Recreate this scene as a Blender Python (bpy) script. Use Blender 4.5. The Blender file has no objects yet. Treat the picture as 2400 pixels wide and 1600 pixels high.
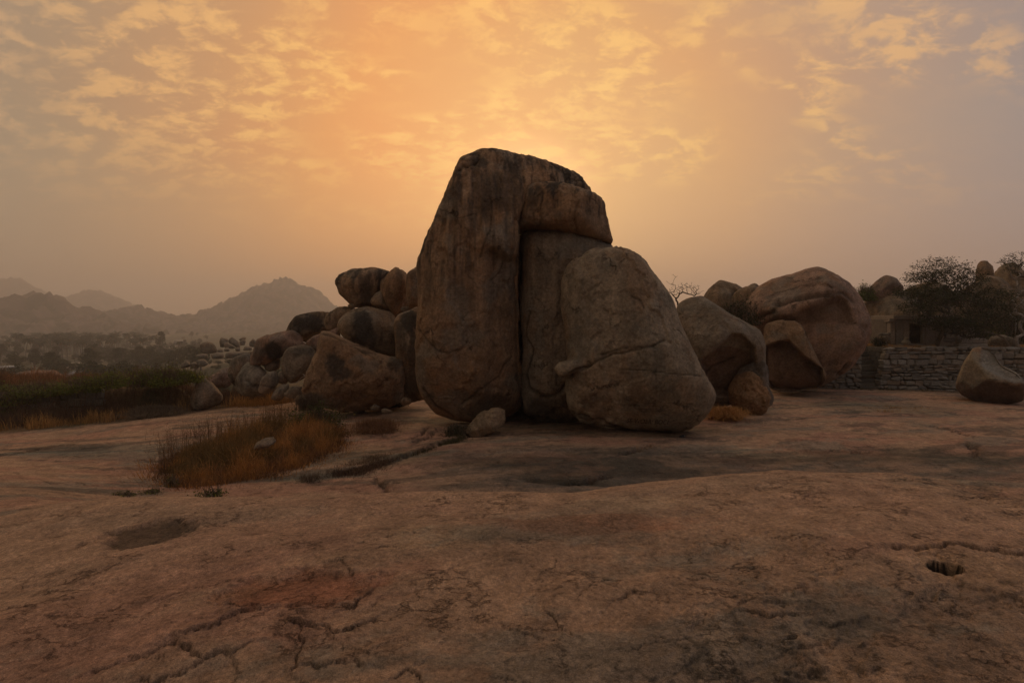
import bpy, math, random
import numpy as np
from mathutils import Vector

random.seed(7)
rng = np.random.default_rng(7)
C = bpy.context.scene.collection
scene = bpy.context.scene

# ------------------------------------------------------------------ camera, sky, sun, exposure
E = 1.7                      # eye height
F, HZ, CX = 1176.0, 735.0, 1176.0   # focal length, horizon row and centre column of the photograph (2352 wide)
cam = bpy.data.objects.new('camera', bpy.data.cameras.new('camera'))
C.objects.link(cam)
cam.location = (0, 0, E)
cam.rotation_euler = (math.radians(90), 0, 0)
cam.data.sensor_width = 36
cam.data.lens = 18
cam.data.shift_y = -49 / 2352
cam.data.clip_start = 0.05
cam.data.clip_end = 20000
scene.camera = cam
scene.view_settings.view_transform = 'Standard'
scene.view_settings.look = 'None'
scene.view_settings.exposure = 0.22
scene.view_settings.gamma = 1.0
scene.cycles.max_bounces = 6
scene.cycles.diffuse_bounces = 3
scene.cycles.volume_bounces = 2
scene.cycles.transparent_max_bounces = 8

SUN = Vector((0.02, 1.0, 0.205)).normalized()
world = bpy.data.worlds.new("World")
scene.world = world
world.use_nodes = True


def build_world():
    nt = world.node_tree
    nt.nodes.clear()
    N = nt.nodes.new
    L = nt.links.new

    def math_(op, a, b=None, c=None, clamp=False):
        n = N('ShaderNodeMath'); n.operation = op; n.use_clamp = clamp
        for i, v in enumerate((a, b, c)):
            if v is None: continue
            if isinstance(v, (int, float)): n.inputs[i].default_value = v
            else: L(v, n.inputs[i])
        return n.outputs[0]

    def mix(f, a, b, mode='MIX'):
        n = N('ShaderNodeMix'); n.data_type = 'RGBA'; n.blend_type = mode
        n.clamp_factor = True
        for s, v in ((n.inputs[0], f), (n.inputs[6], a), (n.inputs[7], b)):
            if isinstance(v, (int, float)): s.default_value = v
            elif isinstance(v, tuple): s.default_value = (*v, 1)
            else: L(v, s)
        return n.outputs[2]

    def ramp(f, stops, interp='EASE'):
        n = N('ShaderNodeValToRGB'); n.color_ramp.interpolation = interp
        els = n.color_ramp.elements
        while len(els) < len(stops): els.new(0.5)
        for e, (p, c) in zip(els, stops):
            e.position = p
            e.color = (*c, 1) if isinstance(c, tuple) else (c, c, c, 1)
        L(f, n.inputs[0])
        return n.outputs[0]

    tc = N('ShaderNodeTexCoord')
    d = tc.outputs['Generated']
    nrm = N('ShaderNodeVectorMath'); nrm.operation = 'NORMALIZE'; L(d, nrm.inputs[0])
    dot = N('ShaderNodeVectorMath'); dot.operation = 'DOT_PRODUCT'
    L(nrm.outputs[0], dot.inputs[0]); dot.inputs[1].default_value = SUN
    ang = math_('ARCCOSINE', math_('MINIMUM', dot.outputs['Value'], 1.0))
    t = math_('DIVIDE', ang, math.pi)             # 0 at the sun, 1 opposite
    sep = N('ShaderNodeSeparateXYZ'); L(nrm.outputs[0], sep.inputs[0])
    z = sep.outputs[2]
    base = ramp(t, [(0.0, (2.1, 1.35, 0.55)), (0.028, (1.15, 0.68, 0.30)), (0.052, (0.84, 0.47, 0.185)), (0.12, (0.76, 0.385, 0.14)), (0.18, (0.54, 0.31, 0.16)),
                    (0.235, (0.37, 0.262, 0.185)), (0.29, (0.29, 0.258, 0.225)), (0.40, (0.34, 0.31, 0.27)), (0.55, (0.25, 0.225, 0.20)), (0.72, (0.11, 0.105, 0.11)), (1.0, (0.085, 0.08, 0.085))], 'LINEAR')
    # horizon: dust turns it mauve
    hz = ramp(math_('ABSOLUTE', z), [(0.0, 1.0), (0.34, 0.0)])
    base = mix(math_('MULTIPLY', hz, 0.30), base, (0.55, 0.33, 0.23))
    # the dusk is redder to the left of the sun, mauve-grey to the right
    side = math_('ADD', math_('MULTIPLY', sep.outputs[0], 0.5), 0.5)
    base = mix(1.0, base, ramp(side, [(0.15, (1.0, 0.98, 0.84)), (0.38, (1.17, 0.945, 0.77)), (0.55, (1.0, 1.0, 1.0)), (0.72, (0.93, 1.0, 1.22)), (0.9, (0.88, 1.03, 1.36))], 'LINEAR'), 'MULTIPLY')
    zc = math_('ADD', math_('MAXIMUM', z, 0.0), 0.34)
    px = math_('DIVIDE', sep.outputs[0], zc)
    py = math_('DIVIDE', sep.outputs[1], zc)
    comb = N('ShaderNodeCombineXYZ'); L(px, comb.inputs[0]); L(py, comb.inputs[1])
    mp = N('ShaderNodeMapping'); L(comb.outputs[0], mp.inputs[0])
    mp.inputs['Rotation'].default_value = (0, 0, math.radians(-25))
    mp.inputs['Scale'].default_value = (0.85, 1.25, 1)

    def noise(vec, scale, detail=4, rough=0.55, dist=0.0, w=None):
        n = N('ShaderNodeTexNoise'); n.inputs['Scale'].default_value = scale
        n.inputs['Detail'].default_value = detail; n.inputs['Roughness'].default_value = rough
        n.inputs['Distortion'].default_value = dist
        L(vec, n.inputs['Vector'])
        return n.outputs[0]
    broad = noise(comb.outputs[0], 0.9, 2, 0.5, 0.3)
    cover = noise(mp.outputs[0], 1.9, 3, 0.55, 0.5)
    fine = noise(mp.outputs[0], 12.0, 8, 0.60, 0.35)
    tiny = noise(mp.outputs[0], 26.0, 5, 0.6, 0.6)
    pink = ramp(broad, [(0.40, 0.0), (0.60, 1.0)])
    base = mix(math_('MULTIPLY', math_('MULTIPLY', pink, 0.28), ramp(z, [(0.02, 0.0), (0.3, 1.0)])), base, (1.14, 0.84, 0.76), 'MULTIPLY')
    near = ramp(t, [(0.0, 0.55), (0.10, 0.8), (0.19, 1.0), (0.30, 0.6), (0.55, 0.35)])
    # clouds thicker towards the upper left
    left = math_('MULTIPLY', sep.outputs[0], -0.10)
    cv = math_('ADD', cover, left)
    c1 = ramp(cv, [(0.40, 0.06), (0.56, 1.0)])
    c2 = ramp(math_('ADD', math_('MULTIPLY', fine, 0.68), math_('MULTIPLY', tiny, 0.32)), [(0.45, 0.0), (0.60, 1.0)])
    cl = math_('MULTIPLY', c1, c2)
    highz = ramp(z, [(0.12, 0.0), (0.34, 1.0)])
    cl = math_('MULTIPLY', math_('MULTIPLY', cl, highz), near)
    wcol = ramp(t, [(0.0, (1.30, 0.90, 0.28)), (0.13, (1.25, 0.73, 0.19)), (0.20, (1.05, 0.56, 0.18)), (0.30, (0.72, 0.42, 0.24)), (0.6, (0.36, 0.29, 0.24))])
    col = mix(math_('MULTIPLY', cl, 0.56), base, wcol)
    # thin veil of the real sky model underneath
    sky = N('ShaderNodeTexSky'); sky.sky_type = 'NISHITA'; sky.sun_disc = False
    sky.sun_elevation = math.asin(SUN.z); sky.sun_rotation = math.atan2(SUN.x, SUN.y)
    sky.air_density = 2.0; sky.dust_density = 6.0
    skys = N('ShaderNodeVectorMath'); skys.operation = 'SCALE'; L(sky.outputs[0], skys.inputs[0]); skys.inputs['Scale'].default_value = 0.05
    col = mix(0.10, col, skys.outputs[0])
    bg = N('ShaderNodeBackground'); L(col, bg.inputs[0]); bg.inputs[1].default_value = 1.0
    out = N('ShaderNodeOutputWorld'); L(bg.outputs[0], out.inputs[0])


build_world()
sun = bpy.data.objects.new('sun', bpy.data.lights.new('sun', 'SUN'))
C.objects.link(sun)
sun.data.energy = 0.5
sun.data.angle = math.radians(14)
sun.data.color = (1.0, 0.72, 0.42)
sun.rotation_euler = SUN.to_track_quat('Z', 'Y').to_euler()

# ------------------------------------------------------------------ numeric helpers
_perm = np.random.default_rng(3).permutation(256).astype(np.int32)
_perm = np.concatenate([_perm, _perm, _perm])
_g3 = np.random.default_rng(4).normal(size=(256, 3)).astype(np.float32)
_g3 /= np.linalg.norm(_g3, axis=1, keepdims=True)


def perlin(P):
    P = np.asarray(P, dtype=np.float32)
    i = np.floor(P).astype(np.int32); f = P - i; i &= 255
    u = f * f * f * (f * (f * 6 - 15) + 10)
    res = 0
    for dx in (0, 1):
        wx = u[:, 0] if dx else 1 - u[:, 0]
        a = _perm[(i[:, 0] + dx) & 255]
        for dy in (0, 1):
            wy = u[:, 1] if dy else 1 - u[:, 1]
            b = _perm[a + ((i[:, 1] + dy) & 255)]
            for dz in (0, 1):
                wz = u[:, 2] if dz else 1 - u[:, 2]
                g = _g3[_perm[b + ((i[:, 2] + dz) & 255)]]
                res = res + wx * wy * wz * (g[:, 0] * (f[:, 0] - dx) + g[:, 1] * (f[:, 1] - dy) + g[:, 2] * (f[:, 2] - dz))
    return res * 1.6


def fbm(P, scale, octaves=4, gain=0.5, off=0.0):
    P = np.asarray(P, dtype=np.float32) * np.asarray(scale, dtype=np.float32) + off
    r = 0; a = 1.0
    for k in range(octaves):
        r = r + a * perlin(P * (2.03 ** k) + 17.3 * k)
        a *= gain
    return r


def sstep(a, b, x):
    t = np.clip((x - a) / (b - a), 0, 1)
    return t * t * (3 - 2 * t)


_g2a = np.random.default_rng(5).uniform(0, 2 * math.pi, 256).astype(np.float32)
_g2x = np.cos(_g2a); _g2y = np.sin(_g2a)


def perlin2(x, y):
    ix = np.floor(x); iy = np.floor(y)
    fx = x - ix; fy = y - iy
    ix = ix.astype(np.int32) & 255; iy = iy.astype(np.int32) & 255
    u = fx * fx * fx * (fx * (fx * 6 - 15) + 10); v = fy * fy * fy * (fy * (fy * 6 - 15) + 10)
    a = _perm[ix] + iy; b = _perm[ix + 1] + iy
    h00 = _perm[a]; h01 = _perm[a + 1]; h10 = _perm[b]; h11 = _perm[b + 1]
    n00 = _g2x[h00] * fx + _g2y[h00] * fy; n10 = _g2x[h10] * (fx - 1) + _g2y[h10] * fy
    n01 = _g2x[h01] * fx + _g2y[h01] * (fy - 1); n11 = _g2x[h11] * (fx - 1) + _g2y[h11] * (fy - 1)
    n0 = n00 + u * (n10 - n00); n1 = n01 + u * (n11 - n01)
    return (n0 + v * (n1 - n0)) * 1.5


def fbm2(X, Y, sx, sy, octaves=3, gain=0.5, off=0.0):
    x = (np.asarray(X) * sx + off).astype(np.float32); y = (np.asarray(Y) * sy + off * .7).astype(np.float32)
    r = 0; a = 1.0
    for k in range(octaves):
        r = r + a * perlin2(x * (2.03 ** k) + 17.3 * k, y * (2.03 ** k) + 9.1 * k)
        a *= gain
    return r


def worley2(X, Y, seed=0):
    """distance to the nearest cell point and the id of that cell"""
    ix = np.floor(X).astype(np.int64); iy = np.floor(Y).astype(np.int64)
    best = np.full(X.shape, 9.0); bid = np.zeros(X.shape)
    for dx in (-1, 0, 1):
        for dy in (-1, 0, 1):
            cx = ix + dx; cy = iy + dy
            h = (cx * 374761393 + cy * 668265263 + seed * 1442695) & 0x7fffffff
            h = (h ^ (h >> 13)) * 1274126177 & 0x7fffffff
            rx = (h & 1023) / 1023.0; ry = ((h >> 10) & 1023) / 1023.0; rz = ((h >> 20) & 1023) / 1023.0
            dd = np.hypot(cx + rx - X, cy + ry - Y)
            m = dd < best
            best = np.where(m, dd, best); bid = np.where(m, rz, bid)
    return best, bid


# ------------------------------------------------------------------ the lie of the land
_cols = np.array([-900, -200, 0, 200, 400, 500, 600, 800, 1200, 1600, 2000, 2352, 3100], float)
_Ds = np.array([0.6, 2.3, 3.6, 4.7, 5.5, 6.3, 7.5, 9, 11, 13, 16, 20, 25, 30, 36, 45, 60, 90, 150, 250, 500, 900, 1500, 3000, 6000.0])
_farL = [-5.5, -8, -11, -14, -17, -20, -22.5, -27, -25, -20, -18, -18]
_farS = [-4.6, -5.2, -6, -6.6, -8, -9.2, -14, -26, -25, -20, -18, -18]
_farC = [-3.8, -4, -4.5, -6, -9, -15, -20, -27, -25, -20, -18, -18]
_farR = [-3.9, -4, -4.1, -4.4, -6, -10, -15, -25, -25, -20, -18, -18]
_tab = np.array([
    [-1.62, -1.66, -1.72, -1.82, -1.97, -2.17, -2.42, -2.70, -3.05, -3.35, -3.75, -4.00, -4.0] + _farL,
    [-1.62, -1.66, -1.72, -1.82, -1.97, -2.17, -2.42, -2.70, -3.00, -3.30, -3.72, -3.98, -4.0] + _farL,
    [-1.60, -1.64, -1.68, -1.78, -1.93, -2.13, -2.40, -2.65, -2.95, -3.25, -3.70, -3.95, -4.0] + _farL,
    [-1.60, -1.61, -1.62, -1.68, -1.92, -2.20, -2.52, -2.75, -3.02, -3.22, -3.50, -3.85, -4.0] + _farL,
    [-1.60, -1.60, -1.58, -1.61, -2.00, -2.42, -2.75, -2.92, -3.05, -3.12, -3.25, -3.55, -3.9] + _farL,
    [-1.60, -1.60, -1.58, -1.61, -2.00, -2.42, -2.80, -2.98, -3.10, -3.15, -3.22, -3.48, -3.8] + [(a + b) / 2 for a, b in zip(_farL, _farS)],
    [-1.60, -1.60, -1.58, -1.60, -1.95, -2.38, -2.76, -2.95, -3.10, -3.14, -3.20, -3.42, -3.7] + _farS,
    [-1.60, -1.58, -1.56, -1.59, -1.98, -2.35, -2.72, -2.90, -3.00, -3.08, -3.20, -3.36, -3.6] + _farS,
    [-1.60, -1.56, -1.51, -1.54, -1.88, -2.28, -2.66, -2.82, -2.88, -2.96, -3.18, -3.32, -3.5] + _farC,
    [-1.60, -1.58, -1.50, -1.49, -1.61, -1.92, -2.62, -2.98, -3.02, -3.05, -3.15, -3.24, -3.27] + _farC,
    [-1.60, -1.58, -1.50, -1.49, -1.60, -1.90, -2.62, -2.99, -3.05, -3.08, -3.18, -3.28, -3.42] + _farR,
    [-1.60, -1.62, -1.56, -1.59, -1.70, -2.00, -2.68, -3.02, -3.09, -3.14, -3.30, -3.55, -3.8] + _farR,
    [-1.60, -1.62, -1.60, -1.68, -1.84, -2.05, -2.50, -2.80, -3.00, -3.20, -3.40, -3.65, -3.9] + _farR])
_LU = np.linspace(_cols[0], _cols[-1], 241)
_LD = np.linspace(math.log(0.6), math.log(6000), 700)
_t1 = np.array([np.interp(_LD, np.log(_Ds), row) for row in _tab])
_t2 = np.array([np.interp(_LU, _cols, _t1[:, j]) for j in range(_t1.shape[1])]).T


def _gsm(a, s, axis):
    k = np.exp(-0.5 * (np.arange(-3 * s, 3 * s + 1) / s) ** 2); k /= k.sum()
    pad = [(0, 0), (0, 0)]; pad[axis] = (3 * s, 3 * s)
    return np.apply_along_axis(lambda v: np.convolve(v, k, 'valid'), axis, np.pad(a, pad, mode='edge'))


_t2 = _gsm(_gsm(_t2, 3, 1), 6, 0)

TX0, TX1 = 16.6, 40.0      # right terrace
NOTCH = (18.40, 20.42)     # stair recess in its wall
TY = 27.75


def G(x, y):
    x = np.asarray(x, float); y = np.asarray(y, float)
    D = np.maximum(y, 0.6)
    px = np.clip(x / np.maximum(y, 0.6) * F + CX, _cols[0], _cols[-1])
    fu = (px - _LU[0]) / (_LU[1] - _LU[0]); fd = (np.log(D) - _LD[0]) / (_LD[1] - _LD[0])
    iu = np.clip(fu.astype(int), 0, len(_LU) - 2); idd = np.clip(fd.astype(int), 0, len(_LD) - 2)
    a = np.clip(fu - iu, 0, 1); b = np.clip(fd - idd, 0, 1)
    z = (_t2[iu, idd] * (1 - a) * (1 - b) + _t2[iu + 1, idd] * a * (1 - b) + _t2[iu, idd + 1] * (1 - a) * b + _t2[iu + 1, idd + 1] * a * b)
    # field terrace on the left, behind a low overgrown wall
    side = 1 - sstep(400, 478, x / np.maximum(y, 5) * F + CX)
    up = sstep(20.3, 20.95, y + 0.25 * np.sin(x * 0.8)) * (1 - sstep(26.3, 32, y))
    top = -2.72 - 0.05 * (y - 21) + 0.06 * np.sin(x * 0.55 + 1)
    z = z + (np.maximum(top, z) - z) * up * side * (y > 5)
    # temple terrace on the right
    inx = sstep(TX0 - 0.3, TX0, x) * (1 - 0.0 * x)
    notch = ((x > NOTCH[0]) & (x < NOTCH[1]) & (y < 29.6))
    upr = sstep(TY, TY + 0.22, y) * inx * (1 - sstep(70, 110, y)) * np.where(notch, 0.0, 1.0)
    topr = -1.44 - 0.004 * (y - 28) - 0.03 * sstep(22, 26, x) * 5
    z = z + (np.maximum(topr, z) - z) * upr
    return z + E


def at(px, py, D):
    return ((px - CX) / F * D, D, E + (HZ - py) / F * D)


def gpt(px, py, dmin=1.0, dmax=400):
    """first point of the ground met by the line of sight through a pixel"""
    d = np.exp(np.linspace(math.log(dmin), math.log(dmax), 2400))
    x = (px - CX) / F * d; zr = E + (HZ - py) / F * d
    hit = np.nonzero(zr <= G(x, d))[0]
    k = hit[0] if len(hit) else len(d) - 1
    return float(x[k]), float(d[k]), float(G(x[k:k + 1], d[k:k + 1])[0])


# ------------------------------------------------------------------ object helpers
def mesh_np(name, V, Fq, attr=None, smooth=True, Ft=None):
    """mesh from numpy vertices, quads and triangles; attr: colour per vertex"""
    me = bpy.data.meshes.new(name)
    V = np.asarray(V, np.float32)
    quads = np.asarray(Fq if Fq is not None else np.zeros((0, 4)), np.int32).reshape(-1, 4)
    tris = np.asarray(Ft if Ft is not None else np.zeros((0, 3)), np.int32).reshape(-1, 3)
    me.vertices.add(len(V)); me.vertices.foreach_set('co', V.ravel())
    nl = quads.size + tris.size
    me.loops.add(nl)
    me.loops.foreach_set('vertex_index', np.concatenate([quads.ravel(), tris.ravel()]))
    me.polygons.add(len(quads) + len(tris))
    me.polygons.foreach_set('loop_start', np.concatenate([np.arange(len(quads)) * 4, quads.size + np.arange(len(tris)) * 3]).astype(np.int32))
    me.polygons.foreach_set('use_smooth', np.full(len(quads) + len(tris), smooth))
    me.update(calc_edges=True); me.validate()
    if attr is not None:
        a = me.color_attributes.new('tint', 'FLOAT_COLOR', 'POINT')
        c = np.ones((len(V), 4), np.float32); c[:, :3] = np.clip(attr, 0.003, 1)
        a.data.foreach_set('color', c.ravel())
    return me


def link(name, me, mat=None, parent=None, loc=(0, 0, 0)):
    o = bpy.data.objects.new(name, me); C.objects.link(o); o.location = loc
    if mat is not None and me is not None and not me.materials: me.materials.append(mat)
    if parent is not None: o.parent = parent
    return o


def tag(o, label=None, cat=None, group=None, kind=None):
    if label: o['label'] = label
    if cat: o['category'] = cat
    if group: o['group'] = group
    if kind: o['kind'] = kind
    return o


def normals(me):
    n = np.empty(len(me.vertices) * 3, np.float32)
    me.vertices.foreach_get('normal', n)
    return n.reshape(-1, 3)


# ------------------------------------------------------------------ materials
def tinted(name, rough=0.9, grain=0.0, gscale=40, bump=0.0, bscale=20, bdist=0.02, bump2=0.0, b2scale=4, speck=0.0, spec=0.2, transl=0.0, fissure=0.0, fscale=3.0, fstretch=(1, 1, 1), fdepth=.012):
    """surface that takes its colour from the mesh (paint of minerals, lichen, leaf, some shade) and adds grain and fine relief"""
    m = bpy.data.materials.new(name); m.use_nodes = True
    nt = m.node_tree; N = nt.nodes.new; L = nt.links.new
    b = nt.nodes['Principled BSDF']
    b.inputs['Roughness'].default_value = rough
    b.inputs['Specular IOR Level'].default_value = spec
    at_ = N('ShaderNodeAttribute'); at_.attribute_name = 'tint'
    col = at_.outputs['Color']
    tc = N('ShaderNodeTexCoord')

    def noise(scale, detail, r=0.6):
        n = N('ShaderNodeTexNoise'); n.inputs['Scale'].default_value = scale; n.inputs['Detail'].default_value = detail
        n.inputs['Roughness'].default_value = r; L(tc.outputs['Object'], n.inputs['Vector'])
        return n.outputs[0]

    def mult(c, f, lo, hi, fac):
        r = N('ShaderNodeValToRGB'); r.color_ramp.elements[0].position = 0.3; r.color_ramp.elements[1].position = 0.7
        r.color_ramp.elements[0].color = (lo, lo, lo, 1); r.color_ramp.elements[1].color = (hi, hi, hi, 1)
        L(f, r.inputs[0])
        x = N('ShaderNodeMix'); x.data_type = 'RGBA'; x.blend_type = 'MULTIPLY'; x.inputs[0].default_value = fac
        L(c, x.inputs[6]); L(r.outputs[0], x.inputs[7])
        return x.outputs[2]
    fis = None
    if fissure:
        mpn = N('ShaderNodeMapping'); mpn.inputs['Scale'].default_value = fstretch; L(tc.outputs['Object'], mpn.inputs[0])
        fn = N('ShaderNodeTexNoise'); fn.inputs['Scale'].default_value = fscale; fn.inputs['Detail'].default_value = 7; fn.inputs['Roughness'].default_value = .62; L(mpn.outputs[0], fn.inputs['Vector'])
        s_ = N('ShaderNodeMath'); s_.operation = 'SUBTRACT'; s_.inputs[1].default_value = .5; L(fn.outputs[0], s_.inputs[0])
        ab = N('ShaderNodeMath'); ab.operation = 'ABSOLUTE'; L(s_.outputs[0], ab.inputs[0])
        r1 = N('ShaderNodeMapRange'); r1.inputs[1].default_value = 0; r1.inputs[2].default_value = .014; r1.inputs[3].default_value = 1; r1.inputs[4].default_value = 0; L(ab.outputs[0], r1.inputs[0])
        mk = N('ShaderNodeTexNoise'); mk.inputs['Scale'].default_value = fscale * .9; mk.inputs['Detail'].default_value = 4; L(tc.outputs['Object'], mk.inputs['Vector'])
        r2 = N('ShaderNodeMapRange'); r2.inputs[1].default_value = .50; r2.inputs[2].default_value = .60; L(mk.outputs[0], r2.inputs[0])
        mm = N('ShaderNodeMath'); mm.operation = 'MULTIPLY'; L(r1.outputs[0], mm.inputs[0]); L(r2.outputs[0], mm.inputs[1])
        st_ = N('ShaderNodeMapRange'); st_.inputs[1].default_value = -.02; st_.inputs[2].default_value = .02; L(s_.outputs[0], st_.inputs[0])   # a thin sheet ends here
        fis = mm.outputs[0]; fstep = st_.outputs[0]; fmask = r2.outputs[0]
        x = N('ShaderNodeMix'); x.data_type = 'RGBA'; x.blend_type = 'MULTIPLY'
        f2 = N('ShaderNodeMath'); f2.operation = 'MULTIPLY'; f2.inputs[1].default_value = fissure; L(fis, f2.inputs[0])
        L(f2.outputs[0], x.inputs[0]); L(col, x.inputs[6]); x.inputs[7].default_value = (.12, .11, .10, 1)
        col = x.outputs[2]
    if grain:
        col = mult(col, noise(gscale, 6, 0.7), 1 - grain, 1 + grain, 1.0)
        col = mult(col, noise(gscale * 0.12, 5, 0.65), 1 - grain * 0.8, 1 + grain * 0.6, 1.0)
    if speck:
        col = mult(col, noise(gscale * 6, 2, 0.5), 1 - speck, 1 + speck, 1.0)
    L(col, b.inputs['Base Color'])
    if bump:
        h = noise(bscale, 8, 0.68)
        bp = N('ShaderNodeBump'); bp.inputs['Strength'].default_value = bump; bp.inputs['Distance'].default_value = bdist
        L(h, bp.inputs['Height'])
        last = bp
        if bump2:
            h2 = noise(b2scale, 6, 0.6)
            bq = N('ShaderNodeBump'); bq.inputs['Strength'].default_value = bump2; bq.inputs['Distance'].default_value = bdist * 5
            L(h2, bq.inputs['Height']); L(bp.outputs[0], bq.inputs['Normal']); last = bq
        if fis is not None:
            hh = N('ShaderNodeMath'); hh.operation = 'MULTIPLY'; L(fstep, hh.inputs[0]); L(fmask, hh.inputs[1])
            h3 = N('ShaderNodeMath'); h3.operation = 'SUBTRACT'; L(hh.outputs[0], h3.inputs[0]); L(fis, h3.inputs[1])
            bf = N('ShaderNodeBump'); bf.inputs['Strength'].default_value = 1.0; bf.inputs['Distance'].default_value = fdepth
            L(h3.outputs[0], bf.inputs['Height']); L(last.outputs[0], bf.inputs['Normal']); last = bf
        L(last.outputs[0], b.inputs['Normal'])
    if transl:
        tr = N('ShaderNodeBsdfTranslucent'); L(col, tr.inputs[0])
        mx = N('ShaderNodeMixShader'); mx.inputs[0].default_value = transl
        L(b.outputs[0], mx.inputs[1]); L(tr.outputs[0], mx.inputs[2])
        L(mx.outputs[0], nt.nodes['Material Output'].inputs[0])
    return m


M_GROUND = tinted('granite_pavement', 0.88, 0.40, 34, 1.0, 38, 0.022, 0.5, 11, speck=0.35, fissure=.38, fscale=2.6, fstretch=(1, 1.5, 1), fdepth=.012)
M_ROCK = tinted('boulder_granite', 0.92, 0.36, 14, 1.0, 16, 0.03, 0.4, 3.2, speck=0.22, fissure=.6, fscale=1.0, fstretch=(1, 1, .8), fdepth=.03)
M_STONE = tinted('dressed_stone', 0.92, 0.25, 16, 0.8, 22, 0.02, speck=0.12)
M_FAR = tinted('far_hillside', 0.95, 0.25, 0.1)
M_VALLEY = tinted('valley_soil', 0.95, 0.25, 0.3)
M_BARK = tinted('bark', 0.9, 0.25, 30, 0.5, 30, 0.01)
M_LEAF = tinted('leaf', 0.7, 0.15, 8, transl=0.25)
M_GRASS = tinted('dry_grass', 0.85, 0.12, 8, transl=0.2)


def flat_mat(name, col, rough=0.8):
    m = bpy.data.materials.new(name); m.use_nodes = True
    nt = m.node_tree; b = nt.nodes['Principled BSDF']
    n = nt.nodes.new('ShaderNodeTexNoise'); n.inputs['Scale'].default_value = 12; n.inputs['Detail'].default_value = 5
    tc = nt.nodes.new('ShaderNodeTexCoord'); nt.links.new(tc.outputs['Object'], n.inputs['Vector'])
    r = nt.nodes.new('ShaderNodeValToRGB')
    r.color_ramp.elements[0].color = (col[0] * 0.75, col[1] * 0.75, col[2] * 0.75, 1)
    r.color_ramp.elements[1].color = (col[0] * 1.2, col[1] * 1.2, col[2] * 1.2, 1)
    nt.links.new(n.outputs[0], r.inputs[0]); nt.links.new(r.outputs[0], b.inputs['Base Color'])
    b.inputs['Roughness'].default_value = rough
    return m


# ------------------------------------------------------------------ the ground sheet
def poly_dist(X, Y, pts):
    best = np.full(X.shape, 1e9); sgn = np.zeros(X.shape)
    for (ax, ay), (bx, by) in zip(pts[:-1], pts[1:]):
        dx, dy = bx - ax, by - ay; l2 = dx * dx + dy * dy + 1e-9
        t = np.clip(((X - ax) * dx + (Y - ay) * dy) / l2, 0, 1)
        qx, qy = X - ax - t * dx, Y - ay - t * dy
        d = np.hypot(qx, qy); m = d < best
        best = np.where(m, d, best); sgn = np.where(m, np.sign(dx * qy - dy * qx), sgn)
    return best, sgn


GROUND_CRACKS = [  # pixels along the line, groove depth, half width, ledge height (far side higher > 0)
    ([(412, 1465), (450, 1450), (500, 1440), (540, 1420), (565, 1412)], .030, .012, .035),
    ([(415, 1490), (470, 1510), (520, 1497), (580, 1480)], .03, .014, .02),
    ([(200, 1548), (300, 1520), (350, 1500), (400, 1480)], .025, .012, .015),
    ([(665, 1435), (690, 1450), (697, 1475), (680, 1510), (678, 1545)], .03, .011, .012),
    ([(665, 1435), (705, 1450), (740, 1450), (770, 1462), (820, 1447), (865, 1425)], .03, .012, .015),
    ([(520, 1394), (545, 1399), (590, 1398)], .02, .012, .03),
    ([(780, 1400), (810, 1406), (838, 1388), (856, 1368)], .03, .012, .02),
    ([(2052, 1270), (2100, 1273), (2150, 1266), (2200, 1261), (2260, 1272), (2400, 1286)], .045, .02, .03),
    ([(1410, 1385), (1430, 1370), (1475, 1360)], .02, .009, .012),
    ([(1725, 1410), (1770, 1416), (1835, 1408)], .03, .016, .015),
    ([(1255, 1405), (1270, 1425), (1300, 1440), (1320, 1455)], .015, .008, .012),
    ([(380, 1370), (470, 1350), (560, 1335)], .01, .008, .008),
    ([(30, 1395), (60, 1385), (70, 1392)], .014, .009, .012),
    ([(900, 1565), (940, 1540), (960, 1562)], .02, .012, .015),
    ([(700, 1535), (780, 1520), (830, 1530)], .02, .012, .02),
    ([(330, 1560), (420, 1535), (500, 1500)], .02, .012, .015),
    ([(990, 1330), (1020, 1318), (1050, 1300)], .012, .008, .008),
    ([(860, 1270), (900, 1262), (930, 1268)], .012, .008, .01),
    ([(1430, 1042), (1460, 1034), (1492, 1022)], .10, .06, .05),
    ([(1900, 1033), (1960, 1040), (2000, 1037)], .05, .05, .02),
    ([(2130, 976), (2180, 985), (2240, 1005)], .05, .05, .02),
    ([(2222, 1022), (2240, 1032), (2238, 1045)], .08, .06, .04),
    ([(1290, 1108), (1340, 1104), (1400, 1092)], .10, .07, .0),
    ([(860, 1095), (880, 1110), (890, 1125)], .10, .07, .0),
    ([(945, 1010), (970, 1000), (985, 985)], .08, .06, .05),
    ([(955, 1015), (985, 1003), (1000, 992)], .08, .06, .05),
    ([(0, 1047), (60, 1038), (120, 1027), (170, 1022)], .05, .08, .03),
    ([(760, 1091), (850, 1070), (930, 1048), (1000, 1025), (1060, 1005)], .05, .10, .10),
]
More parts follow.
